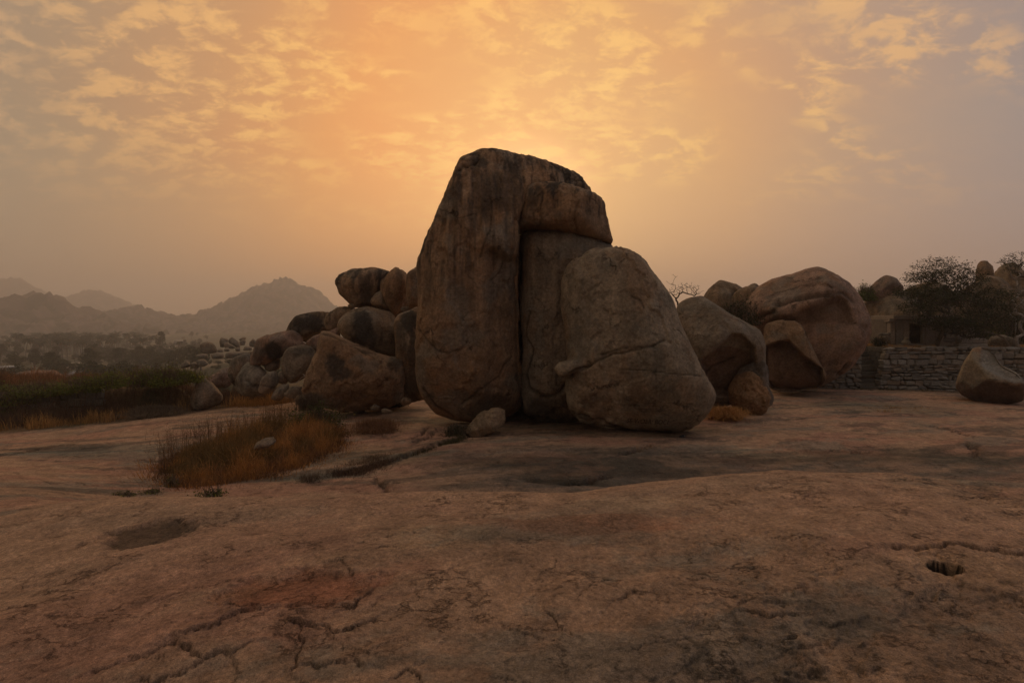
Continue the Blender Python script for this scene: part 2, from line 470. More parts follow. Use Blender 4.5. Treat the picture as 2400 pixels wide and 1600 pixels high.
STAINS_AND_SHADE = [  # px, py, rx, ry, rotation(deg in plan), colour multiplier, dish depth
    (335, 1225, 88, 25, 0, (0.34, 0.36, 0.36), 0.05),
    (690, 1362, 170, 38, 0, (0.84, 0.68, 0.60), 0.03),
    (2172, 1310, 33, 14, 0, (0.16, 0.15, 0.14), 0.30),  # round hole: its inside is painted dark for shade
    (1760, 1040, 95, 12, 0, (1.35, 1.45, 1.45), 0),
    (2100, 1036, 90, 13, 0, (0.55, 0.6, 0.62), 0.02),
    (250, 1040, 200, 22, 0, (0.62, 0.78, 0.88), 0),
    (150, 1030, 90, 8, 0, (0.45, 0.5, 0.55), 0),
    (1350, 1070, 260, 26, 0, (0.62, 0.62, 0.6), 0),
    (2000, 1050, 500, 16, 0, (0.66, 0.68, 0.66), 0),
    (1300, 1104, 120, 6, 0, (0.6, 0.6, 0.57), 0.03),
    (2200, 1480, 420, 130, 0, (0.80, 0.82, 0.84), 0),
    (1700, 1540, 400, 60, 0, (0.85, 0.87, 0.87), 0),
    (1380, 985, 330, 16, 0, (0.55, 0.58, 0.56), 0),
    (2020, 935, 150, 14, 0, (0.72, 0.80, 0.80), 0),
    (700, 1100, 70, 8, 0, (0.62, 0.75, 0.80), 0),
    (870, 1050, 160, 18, 0, (0.72, 0.78, 0.78), 0),
    (2220, 1310, 110, 45, 0, (1.04, 1.03, 0.98), 0.0),
    (1450, 1150, 130, 18, 0, (1.12, 1.16, 1.14), 0.0),
    (1000, 1240, 120, 30, 0, (1.1, 1.13, 1.10), 0.0),
    (1350, 1200, 230, 22, 0, (0.95, 0.80, 0.75), 0.0),
]


def build_ground():
    A = np.radians(np.concatenate([np.linspace(-180, -62, 40)[:-1], np.linspace(-62, -52, 24)[:-1], np.linspace(-52, 52, 790),
                                   np.linspace(52, 62, 24)[1:], np.linspace(62, 180, 40)[1:]]))[:-1]
    R = np.concatenate([[0.25, 0.6, 1.0, 1.4], np.exp(np.linspace(math.log(1.7), math.log(6.5), 370)), np.exp(np.linspace(math.log(6.5), math.log(46), 240))[1:],
                        np.exp(np.linspace(math.log(46), math.log(2700), 90))[1:]])
    nA, nR = len(A), len(R)
    aa, rr = np.meshgrid(A, R, indexing='ij')
    X = (np.sin(aa) * rr).ravel(); Y = (np.cos(aa) * rr).ravel()
    r = rr.ravel()
    Z = G(X, Y)
    # where soil lies and where bare rock
    pxv = X / np.maximum(Y, 0.5) * F + CX
    front = (Y > 1)
    edge = np.interp(pxv, [-900, 0, 200, 430, 480, 560, 650, 720, 800], [17.3, 16.6, 17.6, 19.4, 20.0, 21.0, 21.5, 30, 60])
    soil = sstep(-0.4, 0.4, Y - edge + 0.5 * fbm2(X, Y, .5, .5, 3)) * front
    soil = np.where(pxv > 760, sstep(44, 55, Y), soil)
    soilr = sstep(TY - 0.1, TY + 0.3, Y) * sstep(TX0 - 0.6, TX0, X) * front
    behind = sstep(30, 45, r) * (~front)
    soil = np.clip(np.maximum(np.maximum(soil, soilr), behind), 0, 1)
    rock = 1 - soil
    near = 1 - sstep(20, 45, r)
    # relief
    ang = 0.25
    Xr = X * math.cos(ang) + Y * math.sin(ang); Yr = -X * math.sin(ang) + Y * math.cos(ang)
    warp = fbm2(X, Y, 1.3, 1.3, 3)
    rough = sstep(-0.1, 0.6, .7 * fbm2(X, Y, .35, .35, 2, off=5) - .15 + 0.75 * sstep(-.3, 1.6, X) * (1 - sstep(2.7, 4.2, Y)))
    Z = Z + near * (0.05 * fbm2(X, Y, .35, .45, 2, off=3) + 0.022 * fbm2(Xr, Yr, .8, 2.0, 3, off=9))
    fineF = (1 - sstep(6, 12, r)) * rock
    Z = Z + fineF * (0.4 + 0.6 * rough) * (0.007 * fbm2(X, Y, 7, 9, 3, off=2) + 0.0055 * fbm2(X, Y, 24, 30, 2, off=8))
    # exfoliation sheets: thin layers broken off along crooked edges
    lay = np.zeros_like(Z); edgeD = np.zeros_like(Z)
    for k, (s, hgt, off) in enumerate(((0.55, 0.018, 1.0), (1.2, 0.010, 21.0), (2.6, 0.006, 41.0))):
        n = fbm2(Xr + 0.1 * warp, Yr + 0.1 * warp, s * 0.8, s * 1.5, 6, 0.62, off=off)
        thr = 0.28 + 0.1 * k
        w = 0.008 + 0.015 * k
        stp = sstep(thr, thr + w, n)
        lay += -hgt * stp * (0.35 + 0.65 * rough)
        edgeD += np.exp(-((n - thr - w) / (w * 1.5)) ** 2) * (0.35 + 0.65 * rough)
    Z = Z + lay * (1 - sstep(9, 18, r)) * rock
    # named cracks
    groove = np.zeros_like(Z)
    wx = 0.03 * fbm2(X, Y, 8, 8, 4, .6, off=31); wy = 0.03 * fbm2(X, Y, 8, 8, 4, .6, off=51)
    rs = np.random.default_rng(12)
    cracks = [([gpt(*p)[:2] for p in pts], dep, w, led) for pts, dep, w, led in GROUND_CRACKS]
    for _ in range(80):                       # scattered short fissures
        px0 = rs.uniform(0, 2352); py0 = rs.uniform(1130, 1568) if rs.random() < .8 else rs.uniform(960, 1110)
        x0, y0, _z = gpt(px0, py0)
        if rs.random() < .5 and px0 < 1300: th = rs.normal(0.35, .25)
        else: th = rs.normal(-0.1, .45)
        ln = rs.uniform(.04, .22) * (1 + y0 * .12); pts = [(x0, y0)]
        for _k in range(4):
            th += rs.normal(0, .35)
            pts.append((pts[-1][0] + math.cos(th) * ln / 3, pts[-1][1] + math.sin(th) * ln / 3))
        cracks.append((pts, rs.uniform(.004, .009), rs.uniform(.0035, .006) * (1 + y0 * .08), rs.choice([-1, 1, 1]) * rs.uniform(.002, .012)))
    for pts, dep, w, led in cracks:
        P = np.array(pts); m = 0.25 + 6 * w
        sel = np.nonzero((X > P[:, 0].min() - m) & (X < P[:, 0].max() + m) & (Y > P[:, 1].min() - m) & (Y < P[:, 1].max() + m))[0]
        if not len(sel): continue
        sc = max(1, P[:, 1].mean() / 4)
        d, s = poly_dist(X[sel] + wx[sel] * sc, Y[sel] + wy[sel] * sc, pts)
        if w < .03: w *= .55; dep *= .6; led *= .7
        g = np.exp(-(d / w) ** 2)
        Z[sel] -= dep * g - led * (s > 0) * np.exp(-d / (0.12 * sc))
        groove[sel] = np.maximum(groove[sel], g)
    # colour of the bare rock
    P3 = np.stack([X, Y, Z], 1)
    a = fbm2(Xr, Yr, .30, .55, 4, off=60); b = fbm2(Xr, Yr, .9, 2.4, 5, 0.6, off=70); c = fbm2(X, Y, 4, 6, 4, 0.65, off=80)
    tan_ = np.array([0.475, 0.305, 0.197]); pink = np.array([0.455, 0.260, 0.175]); grey = np.array([0.290, 0.235, 0.175]); dark = np.array([0.10, 0.085, 0.068])

    def mixc(c0, c1, t): return c0 + (c1 - c0) * np.clip(t, 0, 1)[:, None]
    col = np.tile(tan_, (len(X), 1))
    col = mixc(col, pink, sstep(-0.15, 0.45, a + .35 * b))
    col = mixc(col, grey, sstep(0.15, 0.6, fbm2(Xr, Yr, .35, 1.1, 4, off=90) + .25 * c) * .8)
    streak = sstep(0.22, 0.5, fbm2(Xr, Yr, .32, 1.2, 6, 0.66, off=100) + 0.1 * c)
    col = mixc(col, dark, streak * (0.18 + 0.38 * sstep(7, 10, r)))
    pit = sstep(0.1, 0.55, fbm2(X, Y, 5, 7, 5, 0.7, off=110) + 0.35 * rough - .2)
    col = mixc(col, dark, pit * (0.10 + 0.55 * rough) * (1 - sstep(8, 14, r)))
    col *= (1 + 0.12 * c)[:, None]
    lich = sstep(7.0, 7.8, Y) * (1 - sstep(10.7, 12.9, Y + .8 * a)) * sstep(-2.2, -.8, X + .8 * a) * (.55 + .45 * sstep(-.3, .35, b + .3 * c))
    col = mixc(col, dark * 1.5, lich * .85)
    col = mixc(col, tan_ * 1.12, sstep(3.4, 4.6, r) * (1 - sstep(6, 6.6, r)) * .65 * front)
    for (sx, sy, rx, ry, rot, mul, dish) in STAINS_AND_SHADE:
        x0, y0, _ = gpt(sx, sy)
        xa, ya, _ = gpt(sx + rx, sy); xb, yb, _ = gpt(sx, sy - ry); xc, yc, _ = gpt(sx, min(1566, sy + ry))
        Rx = abs(xa - x0) + 1e-3; Ry = max(0.04, (yb - yc) / 2); y0 = (yb + yc) / 2
        if yb - yc > 6 * max(.3, Rx): Ry = Rx * .5; y0 = gpt(sx, sy)[1]
        q = np.hypot((X - x0) / Rx, (Y - y0) / Ry)
        q2 = q * (1 + 0.30 * fbm2(X, Y, 1.6 / Rx, 1.6 / Ry, 4, .6, off=sx)) + .0
        if abs(sx - 2172) < 2: q2 = q
        hard = 0.18 if dish > 0.1 else 0.30
        wgt = (1 - sstep(1 - hard, 1 + hard, q2)) * front
        if dish > 0.1:
            wgt = 1 - sstep(0.80, 1.04, q)
        wc = wgt if dish < .1 else 1 - sstep(1.0, 1.12, q)
        col *= 1 + (np.array(mul) - 1) * wc[:, None]
        if dish > .1: col = col + (np.array([.05, .036, .026]) - col) * wc[:, None]  # hole filled with dark brown, standing in for shade
        if dish: Z -= dish * wgt
    col *= (1 - 0.6 * groove * rock)[:, None]
    col *= (1 - 0.45 * np.clip(edgeD, 0, 1) * (1 - sstep(7, 12, r)) * rock)[:, None]
    # soil, dry grass, valley
    s1 = np.array([0.16, 0.10, 0.052]); s2 = np.array([0.075, 0.066, 0.036]); s3 = np.array([0.22, 0.17, 0.11])
    v = fbm2(X, Y, .5, .5, 4, off=120); v2 = fbm2(X, Y, .012, .02, 4, off=130)
    scol = mixc(np.tile(s1, (len(X), 1)), s2, sstep(-.2, .4, v))
    scol = mixc(scol, np.array([0.050, 0.054, 0.028]), sstep(40, 90, r) * sstep(-.75, -.2, v2))
    scol = mixc(scol, s3, sstep(60, 120, r) * sstep(.42, .6, v2))
    tgrass = np.array([0.24, 0.13, 0.045])
    scol = mixc(scol, tgrass, soilr * .8)
    col = mixc(col, scol, soil)
    # strip of earth and dry grass in front of the temple wall
    x0 = np.interp(Y, [24, 27.6], [15, 15])
    strip = sstep(25.0, 26.3, Y + .5 * fbm2(X, Y, .6, .6, 3)) * sstep(12, 14, X) * (1 - soil)
    col = mixc(col, np.array([0.13, 0.095, 0.055]), strip * .75 * (X < 27.5))
    V = np.stack([X, Y, Z], 1)
    idx = np.arange(nA * nR).reshape(nA, nR)
    i0 = idx; i1 = np.roll(idx, -1, axis=0)
    q = np.stack([i0[:, :-1], i0[:, 1:], i1[:, 1:], i1[:, :-1]], -1).reshape(-1, 4)
    # centre fan closed with a small disc
    V = np.vstack([V, [[0, 0, float(G(0., 0.6))]]]); col = np.vstack([col, col[:1]])
    cidx = len(V) - 1
    t = np.stack([np.full(nA, cidx), idx[:, 0], np.roll(idx[:, 0], -1)], -1)
    me = mesh_np('rock_ground', V, q[:, ::1], col, True, t)
    o = link('rock_ground', me, M_GROUND)
    tag(o, 'wide worn sheet of pinkish granite running out to the valley', kind='structure')
    return o


build_ground()


# ------------------------------------------------------------------ hills on the skyline
def build_hill(label, ridge, D, depth, base_v, seed, lump=6.0, flat=1.0):
    ridge = np.array(ridge, float)
    nu, nw = 440, 72
    U = np.linspace(ridge[0, 0], ridge[-1, 0], nu)
    rv = np.interp(U, ridge[:, 0], ridge[:, 1])
    T = np.concatenate([np.linspace(0, 1, nw - 16), 1 + np.linspace(0, 1, 17)[1:]])
    uu, tt = np.meshgrid(U, T, indexing='ij')
    zr = np.repeat(((HZ - rv) / F * D)[:, None], len(T), 1)
    Dd = D - depth + np.minimum(tt, 1) * depth + np.maximum(tt - 1, 0) * depth * .8
    X = (uu - CX) / F * D * (1 - .0 * tt)
    prof = np.where(tt <= 1, np.power(np.clip(tt, 0, 1), 0.85), 1 - np.maximum(tt - 1, 0) ** 1.3)
    endm = sstep(0, 0.05, (uu - U[0]) / (U[-1] - U[0])) * sstep(0, 0.05, (U[-1] - uu) / (U[-1] - U[0]))
    Z = base_v + (zr - base_v) * prof
    Xf, Yf = X.ravel(), Dd.ravel()
    hgt = np.clip((Z.ravel() - base_v) / 20, 0, 1)
    d1, i1 = worley2(Xf / (lump * 2.6), Yf / (lump * 2.6), seed); d2, i2 = worley2(Xf / (lump * 1.1), Yf / (lump * 1.1), seed + 5)
    lump = lump * 1.5
    bump = lump * (1.0 * np.sqrt(np.clip(0.5 - d1 ** 2, 0, 1)) * (i1 > .35) + .45 * np.sqrt(np.clip(.45 - d2 ** 2, 0, 1)) * (i2 > .3)) - lump * .45
    n = fbm2(Xf, Yf, .02, .02, 4, off=seed)
    Zf = Z.ravel() + hgt * (1.5 * bump + lump * 1.0 * n)
    cr = np.array([0.16, 0.115, 0.09]); cg = np.array([0.035, 0.038, 0.022])
    m = sstep(-.2, .35, fbm2(Xf, Yf, .03, .03, 4, off=seed + 7) - (bump / lump) * .5)
    col = cr + (cg - cr) * (m * .85)[:, None]
    pale = (i2 > .8) * (bump > 0)
    col = col * (1 + .5 * pale[:, None])
    idx = np.arange(nu * len(T)).reshape(nu, len(T))
    q = np.stack([idx[:-1, :-1], idx[1:, :-1], idx[1:, 1:], idx[:-1, 1:]], -1).reshape(-1, 4)
    me = mesh_np('hill', np.stack([Xf, Yf, Zf + E], 1), q, col)
    return tag(link('hill', me, M_FAR), label, kind='structure')


build_hill('far hazy ridge with a square rock tor on the left skyline',
           [(-500, 700), (-250, 650), (-100, 645), (0, 641), (20, 637), (40, 641), (55, 652), (90, 668), (130, 682), (160, 686), (177, 693), (194, 691), (197, 670), (215, 666),
            (240, 673), (270, 689), (290, 703), (320, 710), (360, 722), (430, 728), (560, 740)], 2100, 420, -45, 3, 6)
build_hill('pointed hazy boulder hill left of the pile of rocks',
           [(400, 738), (440, 730), (470, 723), (495, 717), (530, 705), (560, 690), (575, 675), (585, 664), (610, 653), (635, 645), (658, 641), (680, 649), (700, 658),
            (725, 671), (745, 690), (765, 700), (790, 714), (830, 726), (900, 735), (1100, 742)], 1500, 420, -45, 11, 5.5)
build_hill('low rolling ridge of rocks and scrub between the two hills',
           [(100, 735), (160, 724), (200, 718), (240, 714), (280, 717), (303, 714), (308, 706), (326, 706), (330, 718), (336, 711), (350, 713), (360, 724), (400, 730), (420, 726),
            (440, 736), (500, 740), (600, 744), (800, 748), (1000, 752)], 1150, 330, -45, 19, 5.0)
build_hill('rounded granite hill at the far left edge',
           [(-600, 720), (-300, 690), (-100, 684), (0, 692), (30, 691), (70, 680), (110, 682), (125, 692), (150, 698), (158, 714), (200, 732), (260, 746), (330, 756)], 850, 280, -45, 27, 6.0)


# ------------------------------------------------------------------ boulders
def in_poly(px, py, poly):
    poly = np.array(poly); x0, y0 = poly[-1]; ins = np.zeros(len(px), bool)
    for x1, y1 in poly:
        c = ((y1 > py) != (y0 > py)) & (px < (x0 - x1) * (py - y1) / (y0 - y1 + 1e-9) + x1)
        ins ^= c; x0, y0 = x1, y1
    return ins


_sph = {}


def cubesphere(n):
    if n in _sph: return _sph[n]
    g = np.tan(np.linspace(-math.pi / 4, math.pi / 4, n + 1))
    a, b = np.meshgrid(g, g, indexing='ij'); a = a.ravel(); b = b.ravel(); o = np.ones_like(a)
    faces = [(o, a, b), (-o, -a, b), (-a, o, b), (a, -o, b), (-b, a, o), (b, a, -o)]
    V = np.concatenate([np.stack(f, 1) for f in faces]); V /= np.linalg.norm(V, axis=1, keepdims=True)
    idx = np.arange((n + 1) ** 2).reshape(n + 1, n + 1)
    q = np.stack([idx[:-1, :-1], idx[1:, :-1], idx[1:, 1:], idx[:-1, 1:]], -1).reshape(-1, 4)
    Q = np.concatenate([q + k * (n + 1) ** 2 for k in range(6)])
    key = np.round(V * 1e5).astype(np.int64)
    _, first, inv = np.unique(key, axis=0, return_index=True, return_inverse=True)
    inv = inv.ravel()
    _sph[n] = (V[first], inv[Q])
    return _sph[n]


def outline_radius(pts, theta):
    """radius of a closed outline round the origin, by direction"""
    P = np.array(pts, float); n = len(P); out = []
    for i in range(n):
        p0, p1, p2, p3 = P[i - 1], P[i], P[(i + 1) % n], P[(i + 2) % n]
        for t in np.linspace(0, 1, 14, endpoint=False):
            cr = 0.5 * ((2 * p1) + (-p0 + p2) * t + (2 * p0 - 5 * p1 + 4 * p2 - p3) * t * t + (-p0 + 3 * p1 - 3 * p2 + p3) * t ** 3)
            out.append(0.45 * cr + 0.55 * (p1 + (p2 - p1) * t))
    out = np.array(out)
    a = np.arctan2(out[:, 1], out[:, 0]); r = np.hypot(out[:, 0], out[:, 1])
    o = np.argsort(a); a = a[o]; r = r[o]
    g = np.linspace(-math.pi, math.pi, 721)
    rg = np.interp(g, np.concatenate([a - 2 * math.pi, a, a + 2 * math.pi]), np.tile(r, 3))
    k = np.exp(-0.5 * (np.arange(-6, 7) / 1.4) ** 2); k /= k.sum()
    rg = np.convolve(np.concatenate([rg[-7:-1], rg, rg[1:7]]), k, 'valid')
    return np.interp(theta, g, rg)


def hull(pts2, n, tf, tb, p0=2.6, p=11, facets=()):
    """rounded rock: the given outline seen from the front, its own depth, and planes split off it"""
    d, q = cubesphere(n)
    rho = np.hypot(d[:, 0], d[:, 2]); th = np.arctan2(d[:, 2], d[:, 0])
    R = outline_radius(pts2, th)
    T = np.where(d[:, 1] < 0, tf, tb)
    b = ((rho / R) ** p0 + (np.abs(d[:, 1]) / T) ** p0) ** (1 / p0)
    s = b ** p
    base = d / b[:, None]
    for (nx, ny, nz, fr) in facets:
        nn = np.array([nx, ny, nz], float); nn /= np.linalg.norm(nn)
        h = (base @ nn).max() * fr
        s = s + (np.maximum(0, d @ nn) / h) ** p
    return d / (s ** (1 / p))[:, None], q


C0 = lambda X, Y: (X, Y)
C1 = lambda X, Y: (X / 2.904 * .98, (560 + Y / 2.904) * .98)
C2 = lambda X, Y: ((600 + X / 3.7333) * .98, (580 + Y / 3.7333) * .98)
C3 = lambda X, Y: ((380 + X / 7.35) * .98, (720 + Y / 7.35) * .98)
CR = lambda X, Y: ((1540 + X / 3.563) * .98, (560 + Y / 3.563) * .98)
C4 = lambda X, Y: ((2050 + X / 6.72) * .98, (720 + Y / 6.72) * .98)
CL = lambda X, Y: (X / 4.9 * .98, (720 + Y / 4.9) * .98)

BROWN = (0.250, 0.180, 0.115); WARM = (0.270, 0.175, 0.105); GREY = (0.235, 0.185, 0.132); PINK = (0.300, 0.195, 0.140); PALE = (0.275, 0.228, 0.168)
_bseed = [0]


def boulder(label, pts, conv=C0, D=None, tf=None, tb=None, p0=3.0, p=19, facets=None, tint=BROWN, dark=0.35, streak=0.3, patches=(), cracks=(),
            lobes=(), res=None, noise_amp=1.0, post=None, name='boulder', shell=1.0, cat='boulder', group=None, sink=0.0, center=None, mat=None, rust=0.25, fit=True, flute=0.0, recess=(), paint=()):
    _bseed[0] += 1
    sd = _bseed[0] * 7.7
    rs = np.random.default_rng(_bseed[0])
    P = np.array([conv(*a) for a in pts], float)
    if D is None:                             # stands on the ground
        k = P[:, 1].argmax()
        D = gpt(P[k, 0], P[k, 1] - 3, 5.5)[1] * 1.0
        sink += .05
    k = D / F
    c_ = np.array(conv(*center) if center is not None else ((P[:, 0].min() + P[:, 0].max()) / 2, (P[:, 1].min() + P[:, 1].max()) / 2))
    phi = math.atan2(c_[0] - CX, F); cph, sph = math.cos(phi), math.sin(phi)      # the rock's broad side is turned square to the viewer's path
    x0, x1, y0, y1 = P[:, 0].min(), P[:, 0].max(), P[:, 1].min(), P[:, 1].max()
    c = np.array(center if center is not None else ((x0 + x1) / 2, (y0 + y1) / 2))
    if center is not None: c = np.array(conv(*center))
    def local(a, b):
        u = (a - CX) / F; lam = (D / cph) / (u * sph + cph)
        return ((u * lam - (c[0] - CX) * k) * cph - (lam - D) * sph, (HZ - b) / F * lam - (HZ - c[1]) * k)
    pts2 = [local(a, b) for a, b in P]
    LX = [q[0] for q in pts2]; LZ = [q[1] for q in pts2]; W = max(LX) - min(LX); H = max(LZ) - min(LZ)
    conv2 = CR if conv is C0 else conv
    m = min(W, H)
    tf = m * .42 if tf is None else tf; tb = m * .5 if tb is None else tb
    if facets is None:
        facets = []
        for _ in range(rs.integers(3, 6)):
            v = rs.normal(size=3); v[1] = -abs(v[1]) - .55
            facets.append((*v, rs.uniform(.74, .92)))
        for _ in range(3):
            v = rs.normal(size=3); v[1] = abs(v[1]) + .5
            facets.append((*v, rs.uniform(.8, .95)))
    pxs = math.hypot(x1 - x0, y1 - y0) * 1024 / 2352
    n = res or int(np.clip(pxs / 2.6, 8, 150))
    V, Q = hull(pts2, n, tf, tb, p0, p, facets)
    size = (W * H) ** .5
    loc = np.array([(c[0] - CX) * k, D, E + (HZ - c[1]) * k])
    if lobes:
        allV, allQ = [V], [Q]; nv = len(V)
        for (lp, dy, ltf, ltb, lfac) in lobes:
            LP = np.array([conv(*a) for a in lp], float); lc = LP.mean(0) if True else None
            lc = np.array([(LP[:, 0].min() + LP[:, 0].max()) / 2, (LP[:, 1].min() + LP[:, 1].max()) / 2])
            lcl = local(*lc)
            v2, q2 = hull([tuple(np.subtract(local(a, b), lcl)) for a, b in LP], max(14, n // 2), ltf, ltb, 2.8, 11, lfac)
            v2 = v2 + np.array([lcl[0], dy, lcl[1]])
            allV.append(v2); allQ.append(q2 + nv); nv += len(v2)
        me = mesh_np('tmp', np.concatenate(allV), np.concatenate(allQ))
        o = bpy.data.objects.new('tmp', me); C.objects.link(o)
        md = o.modifiers.new('r', 'REMESH'); md.mode = 'VOXEL'; md.voxel_size = D / 512 * 1.25
        sm = o.modifiers.new('s', 'SMOOTH'); sm.iterations = 4; sm.factor = .5
        dg = bpy.context.evaluated_depsgraph_get()
        me2 = bpy.data.meshes.new_from_object(o.evaluated_get(dg))
        V = np.empty(len(me2.vertices) * 3, np.float32); me2.vertices.foreach_get('co', V); V = V.reshape(-1, 3)
        Q = np.array([list(pl.vertices) for pl in me2.polygons if len(pl.vertices) == 4])
        bpy.data.objects.remove(o); bpy.data.meshes.remove(me); bpy.data.meshes.remove(me2)
    me = mesh_np('tmp', V, Q)
    Nn = normals(me)
    W3 = V + loc                                 # world position for noise
    wy = loc[1] - V[:, 0] * sph + V[:, 1] * cph; wxx = loc[0] + V[:, 0] * cph + V[:, 1] * sph
    lx = wxx / wy * F + CX; lz = HZ - (V[:, 2] + loc[2] - E) / wy * F      # where each point of the face shows in the photograph
    frontw = sstep(-0.1, 0.35, -Nn[:, 1])
    s = size
    disp = noise_amp * s * (0.018 * fbm(W3, 1.1 / s, 2, off=sd) + 0.008 * fbm(W3, 3.5 / s, 4, .55, off=sd + 9))
    disp = disp + noise_amp * min(.02, .006 * s) * fbm(W3, 3.0, 3, .6, off=sd + 4)
    # shells flaked off
    if shell:
        for (sc, h, off, thr) in ((1.0, .020, 3, .22), (2.2, .010, 13, .28), (5.0, .005, 23, .32)):
            f = fbm(W3 * [1, 1, .75], sc * 1.6 / s, 5, .58, off=sd + off)
            disp = disp - shell * s * h * sstep(thr, thr + .035, f)
    if flute:
        fl = fbm(np.stack([W3[:, 0] * 4.2, W3[:, 1] * 2.2, W3[:, 2] * .30], 1), 1.0, 3, .6, off=sd + 66)
        ztt = (V[:, 2] - V[:, 2].min()) / np.ptp(V[:, 2])
        disp = disp - flute * sstep(-.25, .5, fl) * sstep(.35, .75, ztt) * (1 - sstep(.9, .97, ztt)) * frontw
    dk = np.zeros(len(V))
    for (cp, dep, wid) in cracks:
        cpx = [conv(*a) for a in cp]
        wob = 3.0 * fbm(W3, 1.6, 3, .6, off=sd)
        dd, sg = poly_dist(lx + wob, lz + wob, cpx)
        g = np.exp(-(dd * k / wid) ** 2) * frontw
        disp = disp - dep * g + (dep * .35) * (sg > 0) * np.exp(-dd * k / (wid * 5)) * frontw
        dk = np.maximum(dk, g)
    V = V + Nn * disp[:, None]
    for (poly, dep, soft, fade) in recess:            # hollows and broken faces set back behind a crooked edge
        pp = [conv2(*a) for a in poly]
        wob = 3.0 * fbm(W3, 1.3, 3, .6, off=sd + 88)
        ins = in_poly(lx + wob, lz + wob * .7, pp)
        dd, _s = poly_dist(lx + wob, lz + wob * .7, pp + [pp[0]])
        w_ = np.where(ins, sstep(0, soft, dd), 0) * frontw
        if fade: w_ = w_ * (1 - sstep(fade[0], fade[1], lz))
        V[:, 1] += dep * w_
    if post: V = post(V, lx, lz, frontw, k)
    if fit and not lobes:                        # keep the traced width and height after weathering
        for ax, lo, hi in ((0, min(LX), max(LX)), (2, min(LZ), max(LZ))):
            a0, a1 = V[:, ax].min(), V[:, ax].max()
            V[:, ax] = lo + (V[:, ax] - a0) * (hi - lo) / (a1 - a0)
    V[:, 2] -= sink
    bpy.data.meshes.remove(me)
    # colour: minerals, rain streaks, lichen, painted shade
    base = np.array(tint)
    n1 = fbm(W3, 1.3 / s + .15, 4, .55, off=sd + 30); n2 = fbm(W3, 1.8, 5, .65, off=sd + 40)
    col = base * (1 + .16 * n1 + .16 * n2)[:, None]
    rustc = np.array([0.30, 0.15, 0.062])
    rw = rust * sstep(.0, .55, fbm(W3, [.9, .9, .5], 4, .6, off=sd + 50))
    col = col + (rustc - col) * rw[:, None]
    greyc = np.array([0.20, 0.185, 0.15])
    gw = .5 * sstep(.05, .5, fbm(W3, .8, 4, .55, off=sd + 55)); col = col + (greyc - col) * gw[:, None]
    zt = (V[:, 2] - V[:, 2].min()) / max(1e-6, np.ptp(V[:, 2]))
    hx = V[:, 0] + V[:, 1]
    st = fbm(np.stack([W3[:, 0] * 3.6, W3[:, 1] * 2.6, W3[:, 2] * .20], 1), 1.0, 5, .72, off=sd + 60)
    col = col * (1 + .28 * min(1, streak * 1.6) * sstep(.05, .5, -st) * sstep(.2, .7, zt))[:, None]
    sw = streak * sstep(-.08, .38, st) * sstep(.25, .75, zt + .35 * n1)
    bl = dark * sstep(.12, .4, fbm(W3, [.7, .7, .5], 5, .62, off=sd + 70))
    blackc = np.array([0.055, 0.048, 0.040])
    wk = np.clip(sw + bl, 0, .92)
    for (qx, qy, rr, am) in patches:
        qx, qy = conv(qx, qy)
        rx, ry = rr if isinstance(rr, tuple) else (rr, rr)
        dd = np.hypot((lx - qx) / rx, (lz - qy) / ry) + .42 * fbm(W3, [2.4, 2.4, 1.1], 5, .65, off=sd + 80)
        wk = np.maximum(wk, am * (1 - sstep(.6, 1.05, dd)) * sstep(-.3, .3, -Nn[:, 1]))
    col = col + (blackc - col) * np.clip(wk, 0, .95)[:, None]
    for (poly, pc, am, soft) in paint:               # varnish, weathering and shade painted under overhangs, with an edge of its own
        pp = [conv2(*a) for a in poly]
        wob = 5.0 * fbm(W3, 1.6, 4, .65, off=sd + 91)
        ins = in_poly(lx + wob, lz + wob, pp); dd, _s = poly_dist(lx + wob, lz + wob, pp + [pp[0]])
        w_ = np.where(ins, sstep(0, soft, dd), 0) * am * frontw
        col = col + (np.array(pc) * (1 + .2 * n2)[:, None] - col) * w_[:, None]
    col = col * (1 - .6 * dk)[:, None]
    V = np.stack([V[:, 0] * cph + V[:, 1] * sph, -V[:, 0] * sph + V[:, 1] * cph, V[:, 2]], 1)
    me = mesh_np(name, V, Q, col)
    o = link(name, me, mat or M_ROCK, loc=tuple(loc))
    return tag(o, label, cat, group)


def slab_post(V, lx, lz, fw, k):
    # the lower right of the tall slab lies further back under a rounded lip
    lip = 574 + 10 * np.sin(lx * .06)
    inn = sstep(0, 14, lz - lip) * sstep(1108, 1150, lx + (lz - 600) * .02) * fw
    V[:, 1] += .42 * inn
    out = np.exp(-((lz - lip + 22) / 30) ** 2) * sstep(1080, 1130, lx) * fw
    V[:, 1] -= .14 * out
    return V


